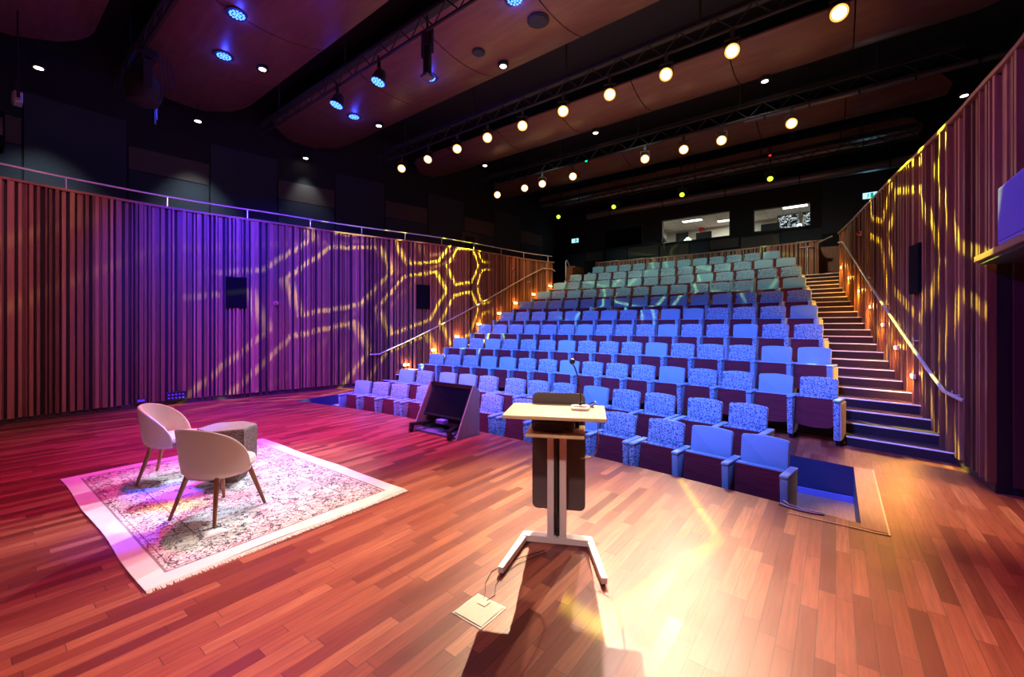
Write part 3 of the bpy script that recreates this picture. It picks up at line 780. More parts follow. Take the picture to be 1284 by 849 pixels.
for (loc, lb) in BL:
    near = min((2.05, 4.87), key=lambda b: abs(b - loc[1]))
    fixture('blue', loc, (loc[0] - .9, loc[1] - 1.8, 0), lb, 'blue stage lamps', (near, 6.80 if near > 3 else 6.85))
    lamp('blue_halo_fill', 'POINT', (loc[0], loc[1], loc[2] - .25), 12, (.03, .05, 1.0), radius=.05)  # point lamp added to imitate the blue halo on the ceiling
BR = [((-10.27, 3.39), 'bright blue lamp recessed in the near timber ceiling panel'), ((-7.41, 6.56), 'blue lamp recessed in the timber panel just right of the profile spotlight'),
      ((-10.43, 6.53), 'blue lamp recessed in the timber panel, lower right of the close pair'), ((-4.5, 5.95), 'blue recessed lamp at the top edge beside the big speaker grille'), ((-8.75, 3.1), 'blue recessed lamp cut by the top edge at the left')]
br0 = None
for (x, y), lb in BR:
    yc, hd = (3.55, 1.2) if y < 5 else (6.575, 1.175)
    zz = 7.4 + .22 * ((y - yc) / hd) ** 2 - .005
    if br0 is None:
        r = empty('recessed_lamp'); MB().lathe([(.15, -.012), (.185, -.008), (.185, .004), (.15, .004)], 24).build('trim_ring', M['black'], r)
        m2 = MB()
        for a, rr_, nn in ((0, 0, 1), (0, .055, 6), (.2, .110, 12)):
            for q in range(nn):
                an = a + 2 * pi * q / nn; m2.cyl((rr_ * cos(an), rr_ * sin(an), -.006), (rr_ * cos(an), rr_ * sin(an), -.018), .023, .023, 8)
        m2.cyl((0, 0, .0), (0, 0, -.005), .15, .15, 24); m2.build('lens', M['blue_lens'], r); br0 = r
    else: r = copy_tree(br0)
    r.location = (x, y, zz); tag(r, lb, 'ceiling lamp', 'blue lamps recessed in the timber panels')
    lamp('blue_halo_fill', 'POINT', (x, y, zz - .14), 9, (.03, .05, 1.0), radius=.04)  # added point lamp below the panel, imitates the lens halo
# connecting stubs for lamps hung beside the bars
# long black profile spotlight
ps = empty('profile_spotlight', (-5.65, 4.95, 6.3)); tag(ps, 'long black profile spotlight hanging straight down from the dark bar', 'stage light')
MB().cyl((0, 0, .25), (0, 0, -.25), .075, .075, 16).cyl((0, 0, .45), (0, 0, .25), .11, .09, 16).build('barrel', M['black'], ps, smooth=True)
MB().box(-.085, .085, -.085, .085, -.29, -.252).build('lens_frame', M['duct'], ps)
MB().box(-.14, -.12, -.02, .02, .1, .5).box(.12, .14, -.02, .02, .1, .5).box(-.14, .14, -.02, .02, .48, .52).build('yoke', M['black'], ps)
MB().cyl((0, 0, .5), (0, 0, .80), .02, n=8).build('clamp', M['black'], ps)
# big moving head with cables in the upper left
mh = empty('moving_head', (-10.4, 2.1, 6.15)); tag(mh, 'large black moving head with looped cables hanging in the upper left', 'stage light')
MB().lathe([(.12, -.30), (.24, -.24), (.29, -.08), (.29, .12), (.22, .26), (.10, .30)], 18).build('head', M['black'], mh, smooth=True)
MB().box(-.36, -.30, -.07, .07, -.05, .50, bevel=.01).box(.30, .36, -.07, .07, -.05, .50, bevel=.01).box(-.36, .36, -.1, .1, .45, .56, bevel=.01).build('yoke', M['black'], mh)
MB().box(-.26, .26, -.18, .18, .56, .72, bevel=.02).build('base_box', M['black'], mh)
c = MB()
for k in range(4):
    pts = [(-.5 + .15 * k + .25 * sin(t * pi), -.1 * k + .55, .95 - 1.0 * sin(t * pi) * (.6 + .15 * k)) for t in [i / 12 for i in range(13)]]
    c.tube(pts, .012, 6)
c.build('cable_loop', M['duct'], mh)
MB().cyl((-.62, .35, -.25), (-.62, .35, .55), .013).cyl((-.75, .35, -.3), (-.75, .35, .3), .013).build('drop_rod', M['duct'], mh)
# fixture at the left frame edge
lf = empty('floodlight', (-11.9, .64, 5.85)); tag(lf, 'small metal floodlight at the left edge under the ceiling', 'stage light')
MB().box(-.14, .14, -.06, .06, -.1, .1, bevel=.02).build('housing', M['steel'], lf)
MB().box(-.11, .11, -.07, -.062, -.07, .07).build('glass_front', M['white'], lf)
MB().box(-.16, -.14, -.02, .02, -.02, .4).box(.14, .16, -.02, .02, -.02, .4).box(-.16, .16, -.02, .02, .38, .42).cyl((0, 0, .41), (0, 0, 2.54), .012).build('bracket', M['black'], lf)
hs = empty('hanging_speaker', (-12.2, 0.28, 5.25)); hs.scale = (.62, .62, .62); tag(hs, 'round-edged black loudspeaker hanging at the left edge above the rail', 'speaker')
MB().prism([(-.35, -.55), (.25, -.5), (.4, -.2), (.4, .35), (.2, .6), (-.35, .6)], -.35, .35, 'y', bevel=.05, seg=3).build('cabinet', M['deep_black'], hs)
MB().box(.402, .41, -.3, .3, -.18, .33).build('grille', M['plastic'], hs)
MB().cyl((0, 0, .6), (0, 0, 5.07), .02).build('hanging_rod', M['black'], hs)

for (p, mt, lb) in (((-6.14, 11.85, 6.79), 'tiny_green', 'tiny green indicator light on the second lamp bar'), ((-1.66, 15.7, 7.10), 'tiny_red', 'tiny red indicator light on the rearmost lamp bar at the right')):
    thing_box('indicator_lamp', lb, 'indicator', p, [('case', MB().box(-.06, .06, -.05, .04, -.05, .05, bevel=.008), 'black'), ('led', MB().box(-.03, .03, -.056, -.051, -.02, .02), mt)])
# white downlights
DL = [(-12.99, .98, 7.0), (-13.1, 3.74, 7.0), (-10.1, 4.08, 7.4), (-13.3, 6.64, 7.0), (-10.33, 7.25, 7.4), (-5.79, 7.24, 7.4), (-9.91, 11.35, 7.4), (-12.9, 10.92, 7.3), (-12.3, 14.0, 7.2), (-5.63, 11.41, 7.4), (-1.31, 11.39, 7.4), (2.48, 14.84, 7.3), (2.32, 18.04, 7.3), (2.3, 9.6, 7.35)]
dlab = ['white downlight in the far upper left corner', 'white downlight above the left gallery wall, left of the timber panel end', 'bright white downlight in the timber panel beside the near blue lamp', 'white downlight above the left gallery, small one near the panel end',
        'small white downlight in the timber panel right of the blue pair', 'bright white downlight in the timber panel by the small speaker grille', 'small white downlight under the fourth warm lamp', 'faint white downlight left of the warm lamps above the gallery',
        'faint white downlight over the far end of the left gallery', 'small white downlight in the narrow timber panel, centre', 'small white downlight in the narrow timber panel, right', 'starry white downlight high above the right slatted wall', 'small white downlight at the far right above the wall top', 'white downlight at the top right corner']
dl0 = None
for k, ((x, y, z), lb) in enumerate(zip(DL, dlab)):
    if dl0 is None:
        r = empty('downlight', (x, y, z)); MB().lathe([(.10, .0), (.12, .0), (.12, .09), (.06, .16)], 18).build('can', M['black'], r, smooth=True)
        MB().cyl((0, 0, .004), (0, 0, -.006), .07, .07, 18).build('lens', M['white_lens'], r); MB().cyl((0, 0, .15), (0, 0, 1.0), .012, n=6).build('suspension_rod', M['black'], r); dl0 = r
    else: r = copy_tree(dl0)
    r.location = (x, y, z - .02); tag(r, lb, 'downlight', 'white ceiling downlights')
    if k in (0, 1, 3, 7, 8): lamp('downlight_lamp', 'SPOT', (x + .05, y, z - .08), 420 if k < 2 else 120, (.80, .92, 1.0), (x - (.5 if k < 2 else 0), y + .2, 3.4), angle=66, blend=1, radius=.06)

# ducts under the rear ceiling
for (y, z, x0, x1, r_, lb) in ((16.0, 7.0, -9.8, 1.8, .07, 'long grey service pipe in front of the lime lamps'), (18.35, 6.95, -9.5, 2.6, .16, 'wide grey duct running above the control room windows'), (13.1, 7.3, -2.0, 2.9, .06, 'thin grey pipe at the right under the ceiling')):
    r = empty('ceiling_duct', (0, y, z)); tag(r, lb, 'duct')
    m2 = MB().tube([(x0, 0, 0), (x1, 0, 0)], r_, 14); m2.build('pipe', M['duct'], r, smooth=True)
    for k in range(5):
        x = x0 + (x1 - x0) * (k + .5) / 5
        MB().cyl((x, 0, r_), (x, 0, 8.39 - z), .01, n=5).cyl((x - .02, 0, 0), (x + .02, 0, 0), r_ + .008, n=14).build('hanger_strap', M['black'], r)

# exit signs
def exit_sign(loc, label, flip=1):
    r = empty('exit_sign', loc); tag(r, label, 'exit sign', None)
    MB().box(-.2, .2, 0, .06, -.11, .11, bevel=.008).build('case', M['white'], r)
    f = MB().box(-.19, .19, -.008, -.001, -.10, .10).build('sign_face', M['exit_face'], r)
    g = MB()
    g.box(.05 * flip - .04, .05 * flip + .04, -.013, -.009, -.08, .08)              # doorway
    g.cyl((-.05 * flip, -.013, .055), (-.05 * flip, -.009, .055), .018, n=10)         # head
    g.prism([(-.08, -.02), (-.03, .0), (-.03, .035), (-.06, .035)], -.013, -.009).prism([(-.06, -.02), (-.09, -.08), (-.07, -.08), (-.04, -.02)], -.013, -.009).prism([(-.045, -.01), (-.01, -.05), (-.03, -.06), (-.06, -.015)], -.013, -.009)
    g.prism([(.11, 0), (.145, .04), (.145, .015), (.18, .015), (.18, -.015), (.145, -.015), (.145, -.04)], -.013, -.009)
    g.build('pictogram', M['exit_green'], r)
    lamp('exit_glow', 'AREA', (loc[0], loc[1] - .05, loc[2]), 2.2, (.25, .75, 1.0), (loc[0], loc[1] - 2, loc[2]), .35)
    return r
exit_sign((-10.46, 18.9, 5.98), 'glowing pale green exit sign on the black wall left of the windows')
exit_sign((.93, 18.9, 6.14), 'glowing pale green exit sign above the top of the right slatted wall')

# gallery handrails on top of the timber walls
def gallery_rail(P, off, z, ysposts, label):
    r = empty('gallery_handrail', (P[0][0], P[0][1], WTOP)); tag(r, label, 'handrail')
    ox, oy, oz = r.location
    pts = [(x + off - ox, y - oy, z - oz) for x, y in P]
    MB().tube(pts, .019, 8).build('rail', M['steel'], r, smooth=True)
    for y in ysposts:
        x = x_on(P, y) + off
        MB().cyl((x - ox, y - oy, .046), (x - ox + .0, y - oy, z - oz - .018), .012, n=8).build('post', M['steel'], r)
gallery_rail(LWc, -.05, 4.46, [-.6, 1.2, 2.7, 4.16, 5.54, 6.86, 8.07, 9.24, 10.51, 11.81, 13.0, 14.2], 'long steel handrail on short posts along the top of the left timber wall')
gallery_rail([p for p in RWc if p[1] > 2.5 and p[1] < 14.6], .09, 4.32, [3, 4.5, 6, 7.5, 9, 10.5, 12, 13.5], 'steel handrail behind the top edge of the right timber wall')

# stair handrails
def stair_rail(pts, wallside, label):
    o = pts[0]; r = empty('stair_handrail', o); tag(r, label, 'handrail')
    L = [(x - o[0], y - o[1], z - o[2]) for x, y, z in pts]
    MB().tube(L, .021, 8).build('rail', M['steel'], r, smooth=True)
    n = 5
    for k in range(n):
        i0 = 2; i1 = len(L) - 1
        a, b = Vector(L[1]), Vector(L[-2]); t = (k + .15) / n; p = a.lerp(b, t)
        W = LWc if wallside < 0 else RWc
        wx = x_on(W, p.y + o[1]) - o[0] - wallside * .04
        MB().tube([(p.x, p.y, p.z - .02), (p.x, p.y, p.z - .07), (wx, p.y, p.z - .07)], .009, 6).build('wall_bracket', M['steel'], r)
def rr(W, off, y, z): return (x_on(W, y) + off, y, z)
stair_rail([rr(RWc, -.08, 6.95, .84), rr(RWc, -.1, 7.0, .85), rr(RWc, -.11, 7.45, .88)] + [rr(RWc, -.11, y, .88 + (y - 7.5) * .47) for y in (8, 9, 10, 11, 12, 13)] + [rr(RWc, -.11, 13.85, 3.86), rr(RWc, -.11, 14.3, 3.92)], 1, 'steel handrail up the stairs on the right slatted wall')
stair_rail([rr(LWc, .10, 7.0, .88), rr(LWc, .1, 7.25, .88)] + [rr(LWc, .11, y, .88 + (y - 7.3) * .468) for y in (8, 9, 10, 11, 12, 13)] + [rr(LWc, .11, 13.8, 3.92), rr(LWc, .11, 14.25, 3.93), rr(LWc, .11, 14.38, 3.85)], -1, 'steel handrail up the stairs on the left slatted wall')
for pts, lb in (([(-.90, 16.6, 4.20), (-.62, 16.75, 4.22), (-.05, 15.4, 4.62)], 'short bent steel handrail at the top of the right stairs by the rear timber wall'), ([(-8.95, 15.55, 4.2), (-8.75, 15.6, 4.2), (-9.25, 15.9, 4.75), (-9.3, 15.9, 4.3)], 'short bent steel handrail at the top of the left stairs')):
    pass
r = empty('stair_handrail', (-.75, 16.6, 3.225)); tag(r, 'short bent steel handrail beside the rear timber wall at the top of the right stairs', 'handrail')
MB().tube([(-.2, .15, 1.02), (.1, .12, 1.03), (.50, -.5, 1.11), (.66, -.75, 1.14)], .02, 8).build('rail', M['steel'], r, smooth=True)
MB().cyl((.02, .12, 0), (.02, .12, 1.02), .016).build('post', M['steel'], r)
r = empty('stair_handrail', (-9.15, 15.9, 3.225)); tag(r, 'short bent steel handrail by the small timber parapet at the top of the left stairs', 'handrail')
MB().tube([(-.25, .25, .6), (-.25, .25, 1.30), (-.18, .22, 1.33), (.25, -.25, .92), (.5, -.3, .92)], .02, 8).build('rail', M['steel'], r, smooth=True)
MB().cyl((-.25, .25, 0), (-.25, .25, .6), .016).build('post', M['steel'], r)

# ------------------------------------------------------------------ tiers and aisle stairs
ROWS = {  # n, xm, pitch
 3: (16, -4.419, .563), 4: (16, -4.508, .563), 5: (16, -4.545, .551), 6: (15, -4.575, .577), 7: (15, -4.64, .566), 8: (14, -4.685, .591), 9: (14, -4.725, .575), 10: (13, -4.757, .595), 11: (12, -4.772, .563)}
RISE, RUN = .4033, 1.02
def row_y(r): return 8.31 + RUN * (r - 3)
def row_z(r): return RISE * (r - 3)
for r in range(4, 12):
    n, xm, p = ROWS[r]
    x0, x1 = xm - n / 2 * p - .09, xm + n / 2 * p + .09
    y0 = row_y(r - 1) + .13; y1 = row_y(r) + .13 if r < 11 else 16.6
    if r == 11: x0, x1 = -8.65, -.85
    mb = MB(); N = 16
    for i in range(N):
        a, b = x0 + (x1 - x0) * i / N, x0 + (x1 - x0) * (i + 1) / N
        z1 = row_z(r); zb = row_z(r) - RISE - .05
        mb.add([(a, arc(a, y0), z1), (b, arc(b, y0), z1), (b, arc(b, y1), z1), (a, arc(a, y1), z1), (a, arc(a, y0), zb), (b, arc(b, y0), zb)], [(0, 1, 2, 3), (4, 5, 1, 0)])
    for x in (x0, x1):
        mb.add([(x, arc(x, y0), row_z(r)), (x, arc(x, y1), row_z(r)), (x, arc(x, y1), 0), (x, arc(x, y0), 0)], [(0, 1, 2, 3)])
    o = mb.build('floor_tier', M['tier']); structure(o, 'dark curved seating tier under the %s row of seats' % ORD[r - 1])

def block_right(y):   # right edge of the seating block at depth y (before arc)
    k = (y - 8.31) / RUN + 3; rr_ = min(11, max(3, int(round(k)))); n, xm, p = ROWS[rr_]
    return xm + n / 2 * p + .085
def block_left(y):
    k = (y - 8.31) / RUN + 3; rr_ = min(11, max(3, int(round(k)))); n, xm, p = ROWS[rr_]
    return xm - n / 2 * p - .085
SR, SN = RISE / 3, RUN / 3
def stairs(side, label):
    root = empty('aisle_stairs', (0.6 if side > 0 else -9.6, 7.5, 0)); tag(root, label, 'stairs')
    ox, oy = root.location.x, root.location.y
    body = MB(); noses = []
    for j in range(1, 25):
        y0 = 8.03 + SN * (j - 1) + .02; y1 = y0 + SN if j < 24 else y0 + 1.6
        z1 = SR * j; z0 = z1 - SR if j > 1 else 0
        if side > 0:
            xa = block_right(y0 + .1) - .06; xw = x_on(RWc, arc(1.0, y0)) - .0
        else:
            xa = x_on(LWc, arc(-10, y0)) + .0; xw = block_left(y0 + .1) + .06
        ns = 6; top = MB() if False else body
        for i in range(ns):
            a, b = xa + (xw - xa) * i / ns, xa + (xw - xa) * (i + 1) / ns
            top.add([(a - ox, arc(a, y0) - oy, z1), (b - ox, arc(b, y0) - oy, z1), (b - ox, arc(b, y1) + .02 - oy, z1), (a - ox, arc(a, y1) + .02 - oy, z1), (a - ox, arc(a, y0) - oy, z0 - .01), (b - ox, arc(b, y0) - oy, z0 - .01)], [(0, 1, 2, 3), (4, 5, 1, 0)])
        for x in (xa, xw):
            top.add([(x - ox, arc(x, y0) - oy, z1), (x - ox, arc(x, y1) - oy, z1), (x - ox, arc(x, y1) - oy, 0), (x - ox, arc(x, y0) - oy, 0)], [(0, 1, 2, 3)])
        nm = MB()
        for i in range(ns):
            a, b = xa + .01 + (xw - xa - .02) * i / ns, xa + .01 + (xw - xa - .02) * (i + 1) / ns
            ya, yb = arc(a, y0) - oy, arc(b, y0) - oy
            nm.add([(a - ox, ya - .006, z1 - .014), (b - ox, yb - .006, z1 - .014), (b - ox, yb - .006, z1 + .003), (a - ox, ya - .006, z1 + .003), (b - ox, yb + .012, z1 + .003), (a - ox, ya + .012, z1 + .003)], [(0, 1, 2, 3), (3, 2, 4, 5)])
        noses.append(nm)
    body.build('carpeted_steps', M['carpet'], root)
    for nm in noses: nm.build('step_nosing', M['nosing'], root)
stairs(+1, 'flight of dark carpeted stairs with pale nosings on the right, between seats and slatted wall')
stairs(-1, 'flight of dark carpeted stairs with pale nosings on the left, between seats and slatted wall')

# amber step lights set in the walls
LL = [(8.02, .53), (8.87, .94), (9.69, 1.34), (10.61, 1.73), (11.56, 2.12), (12.4, 2.52), (13.37, 2.89), (14.17, 3.25)]
LR = [(8.65, .94), (9.42, 1.33), (10.18, 1.71), (11.08, 2.07), (12.11, 2.46), (13.21, 2.85), (14.07, 3.22)]
sl0 = None
for W, LS, s, side in ((LWc, LL, 1, 'left'), (RWc, LR, -1, 'right')):
    for k, (y, z) in enumerate(LS):
        x = x_on(W, y) + s * .09
        if sl0 is None:
            r = empty('step_light'); MB().box(-.035, .0, -.11, .11, -.035, .035, bevel=.005).build('housing', M['steel'], r)
            MB().box(.001, .008, -.09, .09, -.022, .022).build('lens', M['step_lens'], r); sl0 = r
        else: r = copy_tree(sl0)
        r.location = (x, y, z); r.rotation_euler = (0, 0, 0 if s > 0 else pi)
        tag(r, 'amber step light low on the %s slatted wall, %s one up from the stage' % (side, ORD[k]), 'step light', 'amber step lights on the %s wall' % side)
        l = lamp('step_lamp', 'AREA', (x + s * .03, y, z - .01), 12, (1, .40, .06), (x + s * .6, y, z - .5), .14, size_y=.04)
        l2 = lamp('step_lamp', 'POINT', (x + s * .07, y, z + .02), 6, (1, .38, .05), radius=.03)

# ------------------------------------------------------------------ theatre seats
def seat_proto(pat, endarm):
    P = .563; fab = M['fab_pat'] if pat else M['fab_plain']
    r = empty('theatre_seat')
    # backrest pad: outline with crowned top, leaning back
    ol = [(-.225, .44), (.225, .44), (.235, .60), (.238, .88)]
    ol += [(.238 - .02 * (1 - cos(a)), .88 + .03 * sin(a)) for a in (pi / 4, pi / 2)] + [(.11, .922), (0, .927), (-.11, .922)] + [(-.238 + .02 * (1 - cos(a)), .88 + .03 * sin(a)) for a in (pi / 2, pi / 4)] + [(-.238, .88), (-.235, .60)]
    tilt = Matrix.Translation((0, -.10, .44)) @ Matrix.Rotation(R(-10), 4, 'X') @ Matrix.Translation((0, 0, -.44))
    MB().prism(ol, -.035, .035, 'y', mat=tilt, bevel=.014, seg=2).build('backrest', fab, r, smooth=True)
    ob = [(x * .97, .30 + (z - .30) * .95 if z > .5 else .30) for x, z in ol]
    MB().prism(ob, .040, .058, 'y', mat=tilt).build('back_shell', M['maroon'], r)
    # tipped-up seat
    w = (P - .085) / 2
    st = Matrix.Translation((0, -.33, .22)) @ Matrix.Rotation(R(-9), 4, 'X') @ Matrix.Translation((0, 0, -.22))
    MB().box(-w, w, .012, .085, .25, .655, mat=st, bevel=.02, seg=2).build('seat_cushion', fab, r, smooth=True)
    sb = [(-w + .004, .635), (-w + .004, .27)] + [(-w + .004 + .07 * (1 - cos(a)), .27 - .055 * sin(a)) for a in (pi / 4, pi / 2)] + [(0, .20)] + [(w - .004 - .07 * (1 - cos(a)), .27 - .055 * sin(a)) for a in (pi / 2, pi / 4)] + [(w - .004, .27), (w - .004, .635)]
    MB().prism(sb, -.012, .010, 'y', mat=st, bevel=.004, seg=1).build('seat_board', M['maroon'], r)
    for s in ((-1, 1) if endarm else (-1,)):
        x = s * P / 2
        prof = [(-.42, .08), (-.10, .08), (-.06, .58), (-.06, .615), (-.44, .615), (-.445, .57)]
        MB().prism(prof, x - .036, x + .036, 'x', bevel=.010, seg=2).build('arm_panel', fab, r, smooth=True)
        MB().prism([(-.45, .618), (-.05, .618), (-.05, .648), (-.44, .652), (-.452, .64)], x - .040, x + .040, 'x', bevel=.010, seg=2).build('armrest', M['fab_plain'], r, smooth=True)
        MB().box(x - .025, x + .025, -.36, -.12, 0, .079).build('foot', M['seat_metal'], r)
    if endarm == 2:
        x = P / 2 + .037
        MB().prism([(-.41, .09), (-.10, .09), (-.06, .60), (-.43, .60)], x, x + .014, 'x', bevel=.003, seg=1).build('end_panel', M['cream_panel'], r)
    return r
PLAIN = {
 1: [1,0,0, 0,0,0,0, 0,0,1,0, 0,1,1], 2: [1,0, 1,1,0, 0,0,0, 1,0,0, 0,0],
 3: [0,0,0,1,1,0,0,1,0,0,0,1,0,0,1,0], 4: [1,0,1,0,0,0,1,0,0,0,1,0,0,0,1,1], 5: [0,0,0,1,0,0,1,0,0,0,1,0,0,1,0,0],
 6: [0,0,0,0,1,0,1,0,0,1,1,0,0,0,1], 7: [0,0,0,1,0,1,0,1,0,0,1,1,0,0,0], 8: [1,0,1,0,0,0,0,1,0,0,0,0,1,1], 9: [1,0,0,0,0,1,0,0,0,1,0,0,0,0], 10: [0,1,0,0,0,1,0,0,0,0,0,1,1], 11: [1,1,0,0,0,1,1,1,0,0,0,1]}
ROWNAME = {1: 'sunken front row', 2: 'sunken second row', 3: 'third row', 4: 'fourth row', 5: 'fifth row', 6: 'sixth row', 7: 'seventh row', 8: 'eighth row', 9: 'ninth row', 10: 'tenth row', 11: 'topmost row'}
SP = {}
def seat(r_, idx, n, x, ytop, z, pitch, endarm):
    plainf = PLAIN[r_][idx]
    key = (0 if plainf else 1, endarm)
    if key not in SP:
        o = seat_proto(*key); SP[key] = o
    else: o = copy_tree(SP[key])
    ang = -math.atan((x - XC) / 25.0)
    o.rotation_euler = (0, 0, ang)
    o.location = (x - .0 * sin(ang), ytop - .02, z)
    s = pitch / .563
    o.scale = (s, 1, 1)
    fabn = 'plain blue' if plainf else 'speckled blue'
    zr = 'front' if r_ < 3 else 'seat'
    if idx == 0: pos = 'at the left end'
    elif idx == n - 1: pos = 'at the right end'
    elif idx < n / 2: pos = '%s from the left' % ORD[idx]
    else: pos = '%s from the right' % ORD[n - 1 - idx]
    tag(o, '%s tip-up theatre seat, %s of the %s' % (fabn, pos, ROWNAME[r_]), 'theatre seat', 'theatre seats in the %s' % ROWNAME[r_])
# pit rows: explicit unit layout
R1 = [-8.24, -7.69, -7.14, -6.42, -5.87, -5.32, -4.77, -4.04, -3.48, -2.93, -2.37, -1.72, -1.165, -.61]
E1 = {2, 6, 10, 13}
for i, x in enumerate(R1): seat(1, i, len(R1), x, arc(x, 5.72), PZ + .002, .55, 1 if i in E1 else 0)
R2 = [-7.74, -7.20, -6.54, -6.00, -5.46, -4.81, -4.275, -3.74, -3.125, -2.59, -2.055, -1.42, -.885]
E2 = {1, 4, 7, 10, 12}
for i, x in enumerate(R2): seat(2, i, len(R2), x, arc(x, 6.45), -.22, .53, 1 if i in E2 else 0)
for r_ in range(3, 12):
    n, xm, p = ROWS[r_]
    for i in range(n):
        x = xm + (i - (n - 1) / 2) * p
        seat(r_, i, n, x, arc(x, row_y(r_)), row_z(r_) + .002, p, 2 if i == n - 1 else 0)

# ------------------------------------------------------------------ wall fittings
def wall_thing(name, label, cat, W, y, z, s, parts, group=None):
    x = x_on(W, y); r = empty(name, (x, y, z)); tag(r, label, cat, group)
    y2 = y + .1; r.rotation_euler = (0, 0, -math.atan2(x_on(W, y2) - x, .1) + (0 if s > 0 else pi))
    for pn, mb_, mt in parts: mb_.build(pn, M[mt], r)
    return r
def speaker_parts():
    return [('cabinet', MB().box(.03, .097, -.205, .205, -.36, .36, bevel=.004), 'deep_black'), ('grille', MB().box(.0975, .101, -.185, .185, -.33, .33), 'deep_black')]
wall_thing('wall_speaker', 'square black loudspeaker flush in the left slatted wall, nearer one', 'speaker', LWc, 3.92, 2.46, 1, speaker_parts(), 'black wall loudspeakers')
wall_thing('wall_speaker', 'black loudspeaker flush in the left slatted wall, farther one near the stairs', 'speaker', LWc, 8.57, 2.57, 1, speaker_parts(), 'black wall loudspeakers')
wall_thing('wall_speaker', 'narrow-looking black loudspeaker flush in the right slatted wall above the stairs', 'speaker', RWc, 8.57, 2.53, -1, speaker_parts(), 'black wall loudspeakers')
wall_thing('wall_speaker', 'black speaker box standing in for a dark opening, cut by the left edge of the picture', 'speaker', LWc, .2, 2.75, 1, speaker_parts(), 'black wall loudspeakers')  # box added in place of the dark opening here
def beacon(): return [('base', MB().cyl((.06, 0, 0), (.10, 0, 0), .05, n=16), 'white'), ('dome', MB().cyl((.10, 0, 0), (.15, 0, 0), .042, .03, 16), 'red')]
wall_thing('alarm_beacon', 'small red and white alarm beacon right of the near left loudspeaker', 'alarm', LWc, 4.71, 2.24, 1, beacon())
wall_thing('alarm_beacon', 'small red alarm beacon high at the far end of the left slatted wall', 'alarm', LWc, 12.3, 3.75, 1, beacon())
wall_thing('alarm_beacon', 'small red alarm beacon near the far top of the right slatted wall', 'alarm', RWc, 11.98, 3.71, -1, beacon())
sb = wall_thing('connection_box', 'low dark stage connection box at the foot of the left wall', 'socket box', LWc, 2.82, .19, 1, [('case', MB().box(.06, .14, -.17, .17, -.09, .09, bevel=.006), 'plastic')])
for a in range(2):
    for b in range(5):
        MB().cyl((.141, -.12 + .06 * b, -.035 + .07 * a), (.15, -.12 + .06 * b, -.035 + .07 * a), .018, n=10).build('socket', M['box_blue'], sb)
wall_thing('socket_plate', 'tiny dark socket plate left of the low connection box', 'socket', LWc, 2.25, .16, 1, [('plate', MB().box(.06, .09, -.08, .08, -.04, .04, bevel=.004), 'plastic'), ('insert', MB().box(.091, .094, -.06, .06, -.025, .025), 'box_blue')])
# dark speaker in frame on upper left wall
p_ = Path(ULc); dd = dist_at_y(p_, 12.9); (pp_, tt_) = p_.at(dd)
r = empty('window_box', (pp_.x + .1, pp_.y, 5.0)); tag(r, 'pale framed black opening on the upper left wall near the back', 'opening')
r.name = 'wall_opening'; r.rotation_euler = (0, 0, -math.atan2(tt_.x, tt_.y))
MB().box(0, .05, -.45, .45, -.55, .55).build('surround', M['panel_taupe'], r); MB().box(.051, .06, -.28, .22, -.30, .38).build('dark_opening', M['black'], r)
# white strips added to imitate lit surfaces on the rear ledge
for x0, lb in ((-8.05, 'pale strip imitating light on the rear ledge behind the top row, far left'), (-7.0, 'pale strip imitating light on the rear ledge behind the top row, second from left'), (-2.1, 'pale strip imitating light on the rear ledge at the right, left of two'), (-1.05, 'pale strip imitating light on the rear ledge at the right, nearest the stairs')):
    o = MB().box(0, .75, 0, .25, 0, .012, bevel=.003).build('lit_ledge_strip', M['white']); o.location = (x0, arc(x0 + .35, 17.12), 4.447); tag(o, lb, 'lit_strip')

# ------------------------------------------------------------------ rug, chairs, table
RX, RY = -5.14, 1.73
hx, hy = 1.63, 1.04
rug = empty('patterned_rug', (RX, RY, 0), R(.8)); tag(rug, 'large faded cream rug with dark floral sprays lying on the stage', 'rug')
mb = MB(); NX, NY = 66, 42; g = []
rn = random.Random(2)
for i in range(NX + 1):
    for j in range(NY + 1):
        x = -hx + 2 * hx * i / NX; y = -hy + 2 * hy * j / NY
        g.append((x + .008 * sin(y * 5), y + .008 * sin(x * 4), .012 + .0015 * sin(x * 9 + y * 4)))
fs = [(i * (NY + 1) + j, (i + 1) * (NY + 1) + j, (i + 1) * (NY + 1) + j + 1, i * (NY + 1) + j + 1) for i in range(NX) for j in range(NY)]
mb.add(g, fs)
bd = [i * (NY + 1) for i in range(NX + 1)] + [NX * (NY + 1) + j for j in range(1, NY + 1)] + [i * (NY + 1) + NY for i in range(NX - 1, -1, -1)] + [j for j in range(NY - 1, 0, -1)]
mb.add([g[k] for k in bd] + [(g[k][0], g[k][1], .001) for k in bd], [(i, (i + 1) % len(bd), len(bd) + (i + 1) % len(bd), len(bd) + i) for i in range(len(bd))])
mb.build('woven_field', mat_rug(hx, hy), rug, smooth=True)
fr = MB()
for s in (-1, 1):
    for k in range(330):
        y = -hy + .01 + (2 * hy - .02) * k / 329
        x0 = s * (hx + .002); L_ = .030 + rn.random() * .02; dy = rn.uniform(-.008, .008); w = .0031
        fr.add([(x0, y - w, .011), (x0, y + w, .011), (x0 + s * L_, y + w + dy, .003), (x0 + s * L_, y - w + dy, .003), (x0, y - w, .005), (x0, y + w, .005)], [(0, 1, 2, 3), (4, 5, 2, 3), (0, 3, 4), (1, 2, 5)])
fro = fr.build('fringe', M['fringe'], rug); fro['kind'] = 'stuff'

